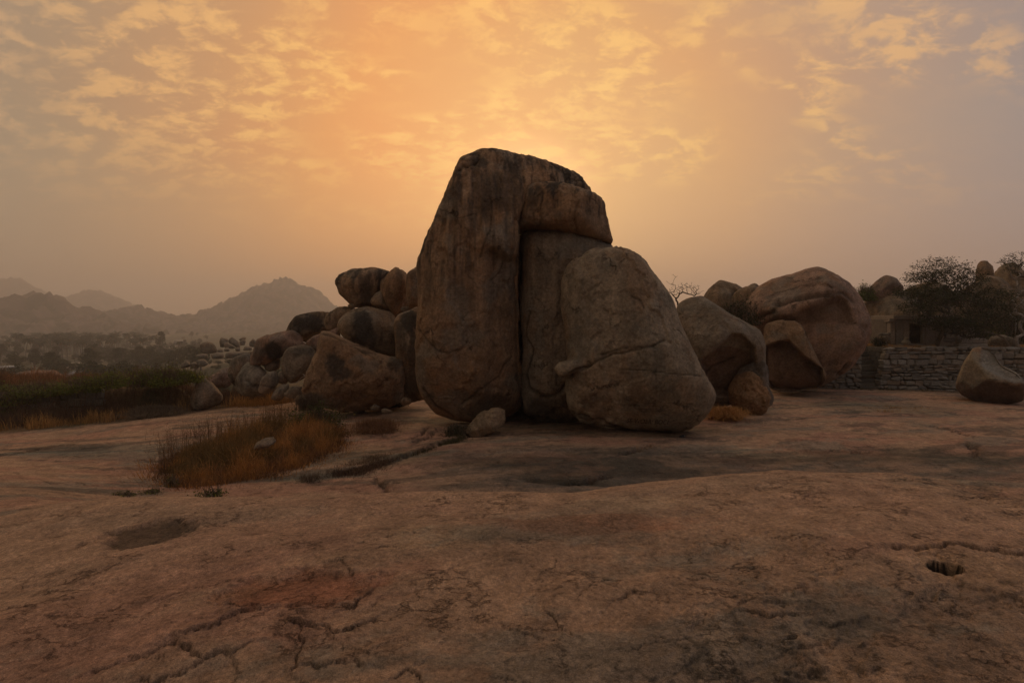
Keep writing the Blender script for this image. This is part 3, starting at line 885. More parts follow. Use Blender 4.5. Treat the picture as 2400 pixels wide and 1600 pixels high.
# --- the great split rock in the middle
DT = 15.6
boulder('tallest boulder, towering brown slab with an overhanging rounded cap at the centre',
        [(1045, 385), (1060, 356), (1098, 339), (1180, 342), (1232, 362), (1250, 400), (1222, 440), (1192, 475), (1190, 520), (1192, 600), (1191, 700), (1194, 800), (1198, 900), (1194, 942),
         (1160, 962), (1100, 974), (1040, 972), (1000, 958), (970, 915), (957, 870), (959, 780), (960, 700), (954, 610), (975, 555), (1000, 505), (1017, 465), (1032, 430)],
        D=DT, tf=1.35, tb=2.6, p0=3.4, p=15, shell=.55, noise_amp=.8, tint=WARM, streak=.7, flute=.06, dark=.2, center=(1080, 660),
        facets=[(.12, -1, .18, .86), (-.75, -.9, .1, .86), (.9, -.8, -.1, .93), (-.2, -1, -.8, .88), (.1, -1, .8, .9), (0, 1, 0, .9)],
        lobes=[([(1075, 362), (1098, 339), (1180, 342), (1215, 352), (1262, 367), (1320, 390), (1350, 415), (1367, 448), (1350, 475), (1290, 480), (1220, 470), (1140, 470), (1085, 430)],
                .35, 1.15, 2.1, [(.2, -1, .5, .85), (.3, -1, -.4, .9)])],
        cracks=[([(1052, 392), (1062, 378), (1090, 372), (1100, 362)], .10, .05), ([(1262, 367), (1300, 395), (1355, 425)], .03, .03),
                ([(962, 760), (1000, 800), (1030, 812), (1060, 805)], .03, .025), ([(1105, 590), (1110, 560), (1125, 530), (1130, 500)], .03, .03),
                ([(1130, 640), (1150, 620), (1160, 600)], .025, .025), ([(1060, 930), (1110, 890), (1150, 870), (1180, 820)], .03, .03),
                ([(1010, 480), (1060, 500), (1100, 490)], .02, .02), ([(970, 890), (1000, 930), (1040, 955)], .03, .03)],
        post=slab_post, patches=[(1150, 440, (60, 60), .55), (1090, 400, (16, 60), .5), (1165, 640, (20, 120), .35), (1130, 930, (70, 30), .5)])

boulder('broad striped block wedged high on the right of the tallest boulder',
        [(1173, 508), (1180, 472), (1205, 442), (1240, 427), (1290, 428), (1345, 445), (1370, 452), (1392, 468), (1394, 505), (1404, 545), (1407, 562), (1370, 562), (1330, 552),
         (1290, 543), (1262, 540), (1225, 538), (1188, 535)],
        D=DT + .1, tf=1.45, tb=1.9, p0=3.4, p=18, tint=WARM, streak=.9, flute=.05, dark=.15, shell=.8,
        facets=[(-.15, -1, .12, .82), (-1, -.8, .1, .85), (.95, -.9, .1, .8), (0, -1, -1.1, .86), (.1, -1, .9, .9)],
        cracks=[([(1235, 540), (1245, 505), (1240, 470), (1250, 440)], .03, .03), ([(1330, 545), (1320, 500), (1330, 460)], .02, .03)])
boulder('tall narrow column of rock behind the dark vertical cleft',
        [(1196, 520), (1300, 520), (1400, 545), (1409, 575), (1415, 640), (1430, 760), (1410, 880), (1370, 950), (1300, 968), (1240, 967), (1202, 940), (1195, 860), (1199, 780), (1190, 700), (1192, 620)],
        D=DT + .12, sink=.12, tf=1.32, tb=2.2, shell=.5, p0=3.2, p=12, tint=(.215, .165, .115), streak=.25, dark=.15,
        facets=[(-.2, -1, .05, .85), (.8, -1, 0, .8), (-1, -.8, 0, .9), (0, -1, -.8, .88)],
        cracks=[([(1202, 850), (1212, 885), (1245, 903), (1275, 897), (1300, 868)], .10, .05), ([(1212, 700), (1205, 760), (1222, 790), (1205, 850)], .03, .03)],
        patches=[(1250, 935, (60, 34), .6), (1240, 600, (20, 60), .4)])
boulder('dark filler rock added to shade the inside of the vertical cleft', [(1120, 560), (1200, 530), (1290, 560), (1300, 800), (1290, 955), (1200, 968), (1120, 950), (1110, 750)], D=17.3, tf=.5, tb=.6, tint=(.12, .09, .07), p0=4)  # added filler, tinted dark so the cleft reads as shade
boulder('grey brown bell-shaped boulder leaning in front, lower right of the tower',
        [(1283, 680), (1286, 640), (1300, 608), (1330, 585), (1372, 570), (1410, 565), (1445, 573), (1480, 597), (1513, 640), (1543, 692), (1560, 740), (1588, 798), (1612, 850), (1641, 903),
         (1636, 932), (1607, 970), (1570, 991), (1480, 988), (1380, 980), (1335, 968), (1308, 930), (1302, 880), (1305, 845), (1296, 770), (1285, 720)],
        D=14.2, tf=1.35, tb=1.7, p0=2.9, p=13, shell=.55, noise_amp=.8, tint=(.31, .245, .17), streak=.12, dark=.22, rust=.3,
        facets=[(-.1, -1, .22, .84), (.75, -.85, .45, .86), (-.9, -.9, .2, .88), (.1, -1, -.75, .86), (.8, -1, -.3, .9), (0, 1, .2, .9)],
        lobes=[([(1283, 842), (1288, 826), (1305, 820), (1335, 818), (1350, 835), (1330, 850), (1298, 856)], -1.05, .28, .8, [])],
        cracks=[([(1340, 845), (1372, 828), (1410, 812), (1455, 803), (1500, 795), (1530, 780)], .06, .03), ([(1380, 815), (1430, 798), (1475, 796)], .03, .03),
                ([(1430, 850), (1500, 852), (1560, 858), (1610, 862)], .02, .02), ([(1452, 680), (1475, 690), (1480, 705)], .03, .03),
                ([(1310, 862), (1330, 848), (1350, 838)], .09, .05), ([(1310, 950), (1380, 965), (1440, 985)], .02, .03)],
        patches=[(1352, 915, (26, 26), .35), (1540, 890, (20, 14), .4), (1420, 740, (60, 60), .22)])
boulder('small flat wedge of rock lying at the foot of the tallest boulder',
        [(1070, 985), (1085, 960), (1108, 941), (1140, 932), (1161, 938), (1160, 968), (1128, 988), (1085, 1001)], p0=3.6, p=28, tint=BROWN, dark=.2, streak=.0, tf=.4, shell=1.6, facets=[(-.5, -1, .7, .7), (.6, -1, .3, .72), (0, -1, -.6, .8)])

# --- rocks on the right
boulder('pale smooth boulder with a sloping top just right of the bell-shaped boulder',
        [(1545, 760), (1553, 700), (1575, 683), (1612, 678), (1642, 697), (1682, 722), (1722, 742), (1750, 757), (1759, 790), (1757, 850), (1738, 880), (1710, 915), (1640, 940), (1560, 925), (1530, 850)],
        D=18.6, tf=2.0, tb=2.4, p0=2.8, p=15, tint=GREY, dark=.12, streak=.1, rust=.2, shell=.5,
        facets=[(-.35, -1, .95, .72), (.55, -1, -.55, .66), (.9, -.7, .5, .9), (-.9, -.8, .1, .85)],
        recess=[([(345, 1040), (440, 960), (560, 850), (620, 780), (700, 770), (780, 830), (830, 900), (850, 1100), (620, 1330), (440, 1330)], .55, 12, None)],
        paint=[([(345, 1040), (440, 960), (560, 900), (700, 910), (800, 960), (850, 1100), (620, 1330), (440, 1330)], (.16, .095, .06), .8, 5)],  # underside painted darker to deepen the overhang's shade
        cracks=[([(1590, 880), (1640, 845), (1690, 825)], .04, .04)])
boulder('lumpy knee-high boulder beside dry grass, in front of a grey rock',
        [(1672, 925), (1674, 885), (1694, 856), (1720, 848), (1747, 860), (1760, 885), (1772, 912), (1762, 940), (1743, 951), (1715, 954), (1690, 942)],
        p0=2.7, p=14, tint=(.30, .185, .10), dark=.45, streak=.0, shell=2.2, facets=[(-.5, -1, .6, .74), (.6, -1, .3, .74), (0, -1, -.6, .78), (-.9, -.6, -.1, .8)])
boulder('grey rock standing behind the lumpy knee-high boulder',
        [(1688, 870), (1705, 845), (1750, 824), (1762, 850), (1765, 890), (1778, 915), (1775, 934), (1745, 938), (1700, 935)], D=17.6, tint=(.17, .14, .11), dark=.3, tf=.5, tb=.6, p=14)
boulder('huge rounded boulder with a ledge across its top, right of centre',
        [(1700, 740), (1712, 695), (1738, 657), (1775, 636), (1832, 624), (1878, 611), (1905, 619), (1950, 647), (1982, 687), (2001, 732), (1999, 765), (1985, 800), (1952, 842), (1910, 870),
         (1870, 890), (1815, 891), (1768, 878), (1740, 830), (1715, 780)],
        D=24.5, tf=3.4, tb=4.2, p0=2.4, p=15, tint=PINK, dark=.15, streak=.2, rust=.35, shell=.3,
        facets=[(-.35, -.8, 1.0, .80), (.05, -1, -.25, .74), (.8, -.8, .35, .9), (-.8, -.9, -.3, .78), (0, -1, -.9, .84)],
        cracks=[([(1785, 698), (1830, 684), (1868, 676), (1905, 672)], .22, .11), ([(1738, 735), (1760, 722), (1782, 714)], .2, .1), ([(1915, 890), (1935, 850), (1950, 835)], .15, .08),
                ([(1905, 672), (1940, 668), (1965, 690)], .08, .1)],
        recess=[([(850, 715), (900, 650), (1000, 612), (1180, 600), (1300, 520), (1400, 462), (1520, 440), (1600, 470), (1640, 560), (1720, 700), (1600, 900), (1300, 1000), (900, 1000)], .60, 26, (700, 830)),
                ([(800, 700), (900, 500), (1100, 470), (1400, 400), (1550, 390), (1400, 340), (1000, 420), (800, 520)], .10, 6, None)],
        paint=[([(900, 660), (1180, 605), (1300, 530), (1400, 470), (1520, 450), (1600, 480), (1640, 570), (1660, 700), (1400, 690), (1250, 720), (1000, 640)], (.12, .075, .05), .6, 8),  # shadow below the rim painted into the hollow
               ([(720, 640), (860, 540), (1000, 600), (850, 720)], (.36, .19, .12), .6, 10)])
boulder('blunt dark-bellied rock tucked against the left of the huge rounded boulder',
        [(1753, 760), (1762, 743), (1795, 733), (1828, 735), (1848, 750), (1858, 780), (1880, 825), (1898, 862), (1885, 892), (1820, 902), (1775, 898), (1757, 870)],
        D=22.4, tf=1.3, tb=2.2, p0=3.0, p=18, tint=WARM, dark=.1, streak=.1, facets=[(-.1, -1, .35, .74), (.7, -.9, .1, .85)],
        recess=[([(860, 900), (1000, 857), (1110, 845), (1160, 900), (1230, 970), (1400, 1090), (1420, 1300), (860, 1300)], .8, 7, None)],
        paint=[([(860, 900), (1000, 862), (1110, 850), (1160, 905), (1230, 975), (1400, 1090), (1420, 1300), (860, 1300)], (.11, .065, .045), .85, 3)])  # belly painted dark in place of shade
boulder('dark pointed rock on the skyline behind the pale smooth boulder',
        [(1612, 690), (1625, 665), (1652, 643), (1690, 653), (1712, 668), (1735, 700), (1720, 740), (1660, 748), (1612, 730)], D=29, tint=BROWN, dark=.5, tf=1.2, tb=1.5)
boulder('brown rock shoulder touching the left of the huge rounded boulder',
        [(1674, 705), (1688, 672), (1735, 650), (1765, 680), (1760, 740), (1720, 760), (1680, 745)], D=27.5, tint=BROWN, dark=.2, tf=1.0, tb=1.5)
boulder('leaning pointed rock perched above the shrine, left of the leafy tree',
        [(1991, 693), (1999, 660), (2020, 640), (2036, 632), (2058, 638), (2076, 660), (2064, 680), (2030, 690), (1998, 698)], D=33.2, tint=PINK, dark=.15, tf=1.1, p=40, p0=3.4, facets=[(-.4, -1, .9, .68), (.5, -1, -.2, .7), (.9, -.6, .8, .85)])
boulder('massive smooth rock rising directly behind the stone shrine',
        [(1972, 800), (1976, 700), (2000, 690), (2030, 684), (2060, 672), (2080, 664), (2108, 684), (2125, 710), (2140, 745), (2160, 810), (2100, 830), (2000, 830)], D=32.8, tint=BROWN, dark=.1, tf=2.2, tb=4, p=13)
boulder('dark rock mostly hidden by the left side of the leafy tree crown',
        [(2075, 672), (2100, 655), (2140, 647), (2180, 655), (2215, 700), (2240, 790), (2120, 810), (2085, 740)], D=40, tint=BROWN, dark=.3, tf=2, tb=3)
boulder('broad rock slope climbing behind the leafy tree',
        [(2140, 760), (2170, 700), (2215, 660), (2260, 632), (2300, 640), (2360, 700), (2400, 800), (2300, 840), (2160, 830)], D=43, tint=BROWN, dark=.25, tf=2.5, tb=4)
boulder('square knob of rock on the skyline above the leafy tree',
        [(2240, 645), (2241, 612), (2250, 599), (2268, 600), (2283, 613), (2284, 645), (2262, 652)], D=44, tint=WARM, dark=.2, p0=3.4)
boulder('domed rock on the skyline at the right edge',
        [(2283, 650), (2290, 622), (2312, 605), (2338, 606), (2352, 622), (2400, 650), (2440, 760), (2430, 830), (2290, 830), (2270, 720)], D=46, tint=BROWN, dark=.15, tf=2.5, tb=4)
boulder('low dark rock under the pale bare tree by the shrine',
        [(2262, 800), (2275, 775), (2300, 768), (2330, 778), (2345, 800), (2310, 808)], D=31, tint=GREY, dark=.45, tf=.6)
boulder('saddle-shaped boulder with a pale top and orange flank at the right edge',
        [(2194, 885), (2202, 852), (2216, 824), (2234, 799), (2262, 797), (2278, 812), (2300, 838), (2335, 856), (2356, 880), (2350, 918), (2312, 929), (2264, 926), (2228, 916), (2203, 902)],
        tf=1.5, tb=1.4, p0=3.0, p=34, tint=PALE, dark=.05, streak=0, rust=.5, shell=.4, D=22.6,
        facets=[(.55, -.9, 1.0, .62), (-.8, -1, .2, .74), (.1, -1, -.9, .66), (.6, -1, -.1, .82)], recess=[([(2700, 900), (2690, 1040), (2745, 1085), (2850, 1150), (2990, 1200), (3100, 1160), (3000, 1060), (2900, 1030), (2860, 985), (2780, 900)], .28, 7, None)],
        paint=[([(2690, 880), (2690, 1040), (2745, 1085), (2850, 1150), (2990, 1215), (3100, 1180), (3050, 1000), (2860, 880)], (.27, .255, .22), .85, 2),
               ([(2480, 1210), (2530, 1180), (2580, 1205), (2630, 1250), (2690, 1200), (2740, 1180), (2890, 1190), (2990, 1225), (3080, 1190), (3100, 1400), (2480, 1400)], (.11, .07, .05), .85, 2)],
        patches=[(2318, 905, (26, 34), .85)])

# --- the pile on the left of the tower
boulder('mushroom-shaped boulder overhanging to the left on top of the pile',
        [(690, 300), (730, 222), (830, 192), (950, 180), (1040, 177), (1120, 195), (1175, 218), (1110, 290), (1100, 370), (1060, 410), (1020, 450), (1000, 520), (900, 530), (820, 492), (780, 452), (720, 400)], C2,
        D=21.5, tf=1.0, tb=1.5, tint=WARM, dark=.2, streak=.75, patches=[(960, 400, (20, 50), .7)])
boulder('tall pointed rock between the mushroom-shaped boulder and the tower',
        [(1085, 290), (1130, 250), (1220, 174), (1280, 195), (1325, 235), (1335, 350), (1300, 470), (1250, 560), (1220, 590), (1180, 540), (1120, 470), (1090, 380)], C2,
        D=20.9, tf=.7, tb=1, tint=WARM, dark=.15, streak=.5)
boulder('small egg-shaped stone jammed under the tall pointed rock',
        [(1000, 460), (1040, 400), (1100, 375), (1125, 470), (1165, 545), (1080, 535), (1010, 500)], C2, D=20.6, tint=WARM, dark=.0, streak=0)
boulder('rock half hidden by the left edge of the tower, high on the pile',
        [(1318, 232), (1390, 170), (1470, 160), (1480, 540), (1340, 535), (1312, 400)], C2, D=20.2, tint=WARM, dark=.2, streak=.4, p0=3.2)
boulder('dark filler rock added to close the bright gap behind the stones on top of the pile', [(940, 420), (1100, 330), (1300, 330), (1460, 400), (1470, 640), (1200, 680), (960, 620)], C2, D=22.4, tint=BROWN, dark=.5)  # added to block light showing through the gap
boulder('flat stone shim under the mushroom-shaped boulder',
        [(800, 505), (840, 485), (910, 495), (900, 525), (830, 530)], C2, D=20.9, tint=BROWN, dark=.3)
boulder('small loose stone lying in the gap beneath the tall pointed rock',
        [(1262, 540), (1290, 515), (1350, 512), (1360, 545), (1300, 565)], C2, D=20.3, tint=BROWN, dark=.2)
boulder('round mottled boulder left of the lichen-blackened big boulder on the pile',
        [(592, 660), (618, 585), (700, 518), (800, 513), (890, 536), (870, 610), (780, 690), (700, 730), (600, 728)], C2, D=21.2, tint=BROWN, dark=.35, streak=.6)
boulder('big rounded boulder with black lichen on its face, middle of the pile',
        [(712, 660), (760, 590), (850, 545), (960, 514), (1060, 530), (1180, 560), (1232, 620), (1255, 800), (1255, 950), (1100, 960), (900, 900), (760, 810), (712, 730)], C2,
        D=20.0, tf=1.2, tb=1.5, tint=BROWN, dark=.12, streak=.1, patches=[(920, 680, (34, 52), .9), (1000, 800, (30, 30), .8)])
boulder('upright dark-faced slab pressed against the left side of the tower',
        [(1205, 660), (1240, 588), (1330, 550), (1430, 520), (1500, 700), (1500, 1360), (1300, 1360), (1240, 1100), (1215, 850)], C2, D=18.9, tf=.7, tb=1.2, p0=3.2,
        tint=WARM, dark=.2, streak=.7, patches=[(1350, 640, (34, 30), .92), (1390, 900, (20, 90), .7), (1370, 1200, (30, 60), .75)])
boulder('black-stained long boulder at the left shoulder of the pile',
        [(258, 740), (300, 660), (350, 603), (480, 570), (640, 557), (660, 640), (640, 740), (500, 800), (430, 830), (300, 780)], C2, D=22.2, tint=BROWN, dark=.55, streak=.5,
        p0=3.2, patches=[(450, 680, (60, 26), .9), (350, 640, (26, 20), .6)])
boulder('long black-faced boulder bridging the rubble, lower left of the pile',
        [(1698, 852), (1708, 780), (1745, 682), (1850, 642), (1980, 619), (2050, 648), (2066, 690), (2020, 750), (1930, 795), (1850, 842), (1760, 862)], C1,
        D=21.0, tf=1.0, tb=1.3, p0=3, tint=PINK, dark=.1, streak=.2, patches=[(1850, 770, (32, 26), .9), (1770, 790, (22, 20), .6)])
boulder('square rounded boulder with a scorched top, beside the largest pile boulder',
        [(216, 1010), (238, 922), (280, 872), (390, 850), (480, 860), (532, 912), (525, 965), (480, 1060), (425, 1135), (300, 1185), (228, 1110)], C2,
        D=20.2, tf=.8, tb=1.0, p0=3.2, tint=GREY, dark=.1, streak=.2, patches=[(400, 910, (30, 16), .6)])
boulder('small rounded rock top peeping over the scorched square boulder',
        [(280, 870), (330, 826), (410, 823), (440, 850), (420, 900), (300, 905)], C2, D=21.0, tint=PINK, dark=.05)
boulder('pinkish rock squeezed behind the peak of the largest pile boulder',
        [(435, 830), (500, 772), (570, 752), (610, 800), (560, 920), (500, 900), (450, 870)], C2, D=20.6, tint=PINK, dark=.1)
boulder('narrow stone sliver between the pile boulders',
        [(640, 735), (680, 712), (720, 700), (740, 770), (720, 800), (660, 780)], C2, D=20.4, tint=PINK, dark=.05)
boulder('largest boulder at the foot of the pile, blotched black, sloping down rightward',
        [(403, 1235), (440, 1090), (500, 960), (532, 900), (548, 800), (562, 728), (650, 735), (780, 800), (950, 872), (1100, 925), (1270, 968), (1305, 1050), (1312, 1200), (1290, 1345),
         (1180, 1395), (950, 1425), (700, 1430), (560, 1395), (440, 1315)], C2,
        D=17.9, tf=1.5, tb=1.6, p0=2.9, p=15, tint=WARM, dark=.1, streak=.15, rust=.35, center=(800, 1120),
        facets=[(-.25, -1, .12, .80), (.5, -.9, .75, .84), (-.9, -.8, .1, .84), (0, -1, -.9, .8), (.9, -.8, -.1, .88)],
        cracks=[([(560, 740), (660, 765), (800, 830), (900, 880), (1040, 960)], .06, .06), ([(900, 890), (1050, 900)], .05, .05)],
        patches=[(690, 1040, (28, 34), .85), (740, 1100, (26, 20), .8), (1230, 1010, (22, 24), .7)])
# rubble and outliers
boulder('lone upright boulder like a shark tooth at the edge of the scrub',
        [(1296, 1095), (1310, 1020), (1335, 962), (1395, 938), (1450, 975), (1518, 1062), (1505, 1100), (1420, 1142), (1330, 1157), (1300, 1130)], C1,
        tint=GREY, dark=.1, streak=0, p0=3, p=16, tf=.5, facets=[(-.2, -1, .2, .8), (.8, -1, -.5, .8), (-1, -.8, 0, .85)])
boulder('tilted slab standing on end at the left end of the pile',
        [(1548, 905), (1580, 802), (1640, 780), (1704, 775), (1718, 850), (1670, 960), (1620, 1010), (1570, 970)], C1, D=23.5, tint=GREY, dark=.35, p0=3.2, p=16)
boulder('low sloping rock half buried left of the pile',
        [(1395, 960), (1500, 890), (1560, 872), (1600, 950), (1570, 1010), (1430, 1010)], C1, D=24.5, tint=PINK, dark=.15)
boulder('pale split boulder underneath the black-faced long boulder',
        [(1598, 975), (1640, 892), (1690, 838), (1760, 850), (1815, 900), (1830, 970), (1800, 1050), (1700, 1070), (1615, 1050)], C1, D=20.6, tint=PALE, dark=.2, tf=.7, p=15,
        cracks=[([(1680, 960), (1730, 1000), (1790, 1000)], .06, .05)])
boulder('cracked pale stone propped at the front of the rubble',
        [(1757, 1015), (1780, 942), (1830, 905), (1885, 898), (1897, 970), (1855, 1030), (1795, 1057), (1762, 1040)], C1, D=19.4, tint=PALE, dark=.05, p=16,
        cracks=[([(1770, 990), (1820, 995), (1880, 1015)], .03, .03)])
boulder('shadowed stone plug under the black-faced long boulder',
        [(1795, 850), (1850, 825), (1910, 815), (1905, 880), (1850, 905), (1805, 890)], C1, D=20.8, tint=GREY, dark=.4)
boulder('small angular stone left of the scorched square boulder',
        [(1885, 965), (1897, 905), (1930, 895), (1965, 950), (1945, 990), (1900, 985)], C1, D=19.9, tint=GREY, dark=.1)
boulder('cube-shaped stone on the rock sheet in front of the rubble',
        [(1933, 1072), (1955, 1060), (1995, 1062), (2012, 1088), (1998, 1112), (1940, 1114)], C1, tint=GREY, dark=.0, p0=3.8, p=16)
boulder('rubble stone at the lower left of the rubble heap',
        [(1845, 1088), (1865, 1035), (1915, 990), (1970, 985), (1950, 1050), (1905, 1098)], C1, D=19.2, tint=GREY, dark=.2)
boulder('rubble stone leaning on the left foot of the largest pile boulder',
        [(1930, 1055), (1990, 1000), (2060, 1005), (2080, 1075), (2020, 1085), (1950, 1075)], C1, D=19.0, tint=GREY, dark=.2)
boulder('dark rubble stone beside the cube-shaped stone',
        [(2005, 1100), (2030, 1065), (2080, 1065), (2110, 1110), (2060, 1130), (2015, 1125)], C1, D=18.6, tint=BROWN, dark=.4)
boulder('low flat stone at the foot of the white bare tree',
        [(835, 1450), (880, 1400), (930, 1398), (970, 1440), (930, 1460), (860, 1462)], C2, tint=GREY, dark=.1)
boulder('small stone right of the white bare tree trunk',
        [(1000, 1400), (1040, 1368), (1090, 1395), (1080, 1420), (1020, 1425)], C2, D=17.0, tint=GREY, dark=.1)
boulder('little rock under the dark bush by the tower',
        [(1095, 1420), (1130, 1405), (1190, 1425), (1180, 1445), (1110, 1445)], C2, D=16.8, tint=GREY, dark=.1)
boulder('rounded stone in the dark corner between the pile and the tower',
        [(1255, 1350), (1290, 1310), (1350, 1320), (1360, 1360), (1290, 1385)], C2, D=17.6, tint=BROWN, dark=.4)
boulder('whitish cracked rock poking out of the island of dry grass',
        [(583, 1032), (590, 1016), (610, 1006), (628, 1003), (634, 1012), (620, 1024), (600, 1030)], D=10.6, tint=GREY, dark=.2, shell=2, tf=.25)
# beyond the terrace edge
boulder('long low dark-stained rock behind the red grass at far left',
        [(140, 850), (165, 765), (300, 732), (450, 720), (630, 725), (700, 770), (790, 830), (700, 880), (160, 880)], CL, D=29, tf=1, tb=1.4, tint=PINK, dark=.45, p0=3)
boulder('whaleback rock beyond the green shrubs, left of the shark-tooth boulder',
        [(40, 1190), (90, 1075), (180, 1080), (300, 1090), (560, 1110), (800, 1210), (640, 1290), (60, 1280)], C3, D=31, tf=1, tb=1.4, tint=GREY, dark=.25)
boulder('low pinkish rock shelf at the left end of the whaleback rock',
        [(-130, 1150), (-60, 1090), (60, 1060), (110, 1070), (80, 1180), (-60, 1230)], C3, D=33, tint=PINK, dark=.1)
MID = 'boulders scattered on the spur beyond the scrub'
for lab, pts, D, tnt in (
    ('hazy dark boulder with a cleft at the left of the distant rock group', [(650, 620), (690, 575), (780, 560), (870, 580), (930, 650), (950, 740), (760, 765), (660, 730)], 130, BROWN),
    ('hazy upright boulder in the middle of the distant rock group', [(985, 560), (1010, 490), (1080, 500), (1142, 520), (1130, 590), (1060, 655), (1000, 650)], 135, GREY),
    ('hazy domed boulder right of the upright one in the distant rock group', [(1140, 520), (1200, 480), (1290, 540), (1350, 610), (1340, 660), (1270, 660), (1140, 590)], 138, GREY),
    ('hazy leaning slab in front of the domed distant boulder', [(1062, 590), (1110, 570), (1200, 610), (1272, 660), (1200, 680), (1080, 655)], 128, GREY),
    ('hazy round boulder at the right end of the distant rock group', [(1498, 570), (1560, 508), (1612, 540), (1635, 620), (1560, 650), (1500, 630)], 125, GREY),
    ('hazy flat rock on the skyline of the distant rock group', [(1320, 520), (1400, 480), (1450, 490), (1440, 520), (1360, 545)], 150, GREY),
    ('distant block under the flat skyline rock', [(1330, 560), (1380, 530), (1440, 540), (1420, 620), (1350, 620)], 132, GREY),
    ('distant square stone at the near side of the rock group', [(1260, 680), (1300, 655), (1345, 660), (1345, 715), (1270, 720)], 118, GREY),
    ('distant pale block below the leaning slab', [(1070, 680), (1110, 665), (1165, 680), (1165, 720), (1075, 725)], 116, PALE),
    ('distant pale slab left of the pale block', [(950, 700), (990, 685), (1055, 695), (1055, 735), (950, 735)], 114, PALE),
    ('distant block right of the square stone', [(1395, 680), (1430, 640), (1550, 650), (1550, 705), (1400, 710)], 112, GREY),
    ('long pale flat ledge of rock on the spur', [(1085, 770), (1150, 738), (1520, 725), (1540, 800), (1480, 840), (1100, 845)], 92, PALE),
    ('pale flat ledge with a broken edge, left of the long ledge', [(840, 780), (900, 758), (1060, 760), (1065, 840), (870, 855)], 94, PALE),
    ('low pale slab at the left end of the ledges', [(580, 800), (700, 770), (795, 785), (790, 840), (700, 850)], 96, PALE),
    ('pale rounded rock with a crease, alone in the scrub on the spur', [(315, 1015), (360, 930), (420, 888), (490, 930), (492, 985), (400, 1010)], 70, PALE),
    ('grey lump right of the creased rock on the spur', [(495, 935), (560, 915), (640, 950), (640, 1010), (510, 1015)], 70, GREY),
    ('broken slab pile right of the grey lump on the spur', [(580, 900), (660, 865), (745, 872), (792, 935), (720, 985), (640, 985)], 68, PALE),
    ('dark pointed stone behind the tilted slab', [(1465, 785), (1500, 735), (1540, 725), (1560, 790), (1500, 800)], 60, BROWN),
):
    boulder(lab, pts, C3, D=D, tint=tuple(v * .72 for v in tnt), dark=.2, group=MID, noise_amp=1.3, res=20, p0=3.6, tf=D * .02, tb=D * .04, sink=D * .004)

# ------------------------------------------------------------------ plants
class Bag:
    def __init__(self): self.V = []; self.Q = []; self.T = []; self.Cc = []; self.n = 0

    def add(self, V, Q=None, T=None, col=None):
        V = np.asarray(V, np.float32).reshape(-1, 3)
        if Q is not None and len(Q): self.Q.append(np.asarray(Q) + self.n)
        if T is not None and len(T): self.T.append(np.asarray(T) + self.n)
        self.V.append(V); c = np.asarray(col, np.float32)
        self.Cc.append(np.tile(c, (len(V), 1)) if c.ndim == 1 else c)
        self.n += len(V)

    def mesh(self, name, smooth=False):
        return mesh_np(name, np.concatenate(self.V), np.concatenate(self.Q) if self.Q else None, np.concatenate(self.Cc), smooth,
                       np.concatenate(self.T) if self.T else None)


def blades(bag, P, h, w, cols, lean=.35, rs=rng, dirs=None):
    """thin curved stalks, each a quad and a tip"""
    n = len(P); P = np.asarray(P, float)
    az = rs.uniform(0, 2 * math.pi, n); ln = np.abs(rs.normal(0, lean, n))
    dirx = np.cos(az) * ln; diry = np.sin(az) * ln
    if dirs is not None: dirx = dirx + dirs[:, 0]; diry = diry + dirs[:, 1]; ln = np.minimum(1.6, np.hypot(dirx, diry))
    o = rs.uniform(0, math.pi, n) * .6 - .3
    sx = np.cos(o) * w * .5; sy = np.sin(o) * w * .5
    mid = P + np.stack([dirx * h * .35, diry * h * .35, h * .55], 1)
    tip = P + np.stack([dirx * h, diry * h, h * (1 - .25 * ln)], 1)
    s = np.stack([sx, sy, 0 * sx], 1)
    V = np.stack([P - s, P + s, mid + s * .75, mid - s * .75, tip], 1).reshape(-1, 3)
    b = np.arange(n)[:, None] * 5
    bag.add(V, b + [0, 1, 2, 3], b + [3, 2, 4], np.repeat(cols, 5, 0))
    return mid, tip


def leaves(bag, P, size, cols, rs=rng, flat=0.0):
    n = len(P)
    a = rs.normal(size=(n, 3)); a[:, 2] *= (1 - flat); a /= np.linalg.norm(a, axis=1, keepdims=True)
    b = np.cross(a, rs.normal(size=(n, 3))); b /= np.linalg.norm(b, axis=1, keepdims=True)
    if flat: b[:, 2] *= (1 - flat)
    sz = np.asarray(size * np.ones(n))[:, None]
    V = np.stack([P - a * sz, P - b * sz * .45, P + a * sz, P + b * sz * .45], 1).reshape(-1, 3)
    q = np.arange(n)[:, None] * 4 + [0, 1, 2, 3]
    bag.add(V, q, None, np.repeat(cols, 4, 0))


def mixcols(n, a, b, rs=rng, var=.2):
    t = rs.random(n)[:, None]
    return (np.array(a) * (1 - t) + np.array(b) * t) * (1 + rs.normal(0, var, n))[:, None]


def scatter(poly_px, n, rs=rng, conv=C0, jitter=0.0, dmin=5.5, worldpoly=None):
    """n random ground points inside an area whose corners stand on the ground at these pixels"""
    W = np.array(worldpoly if worldpoly is not None else [gpt(*conv(*p), dmin)[:2] for p in poly_px])
    out = []
    tot = 0
    while tot < n:
        x = rs.uniform(W[:, 0].min(), W[:, 0].max(), n * 2); y = rs.uniform(W[:, 1].min(), W[:, 1].max(), n * 2)
        m = in_poly(x, y, W); x = x[m]; y = y[m]
        out.append(np.stack([x, y], 1)); tot += len(x)
    P = np.concatenate(out)[:n]
    if jitter: P = P + rs.normal(0, jitter, P.shape)
    return np.column_stack([P, G(P[:, 0], P[:, 1]) - .02])


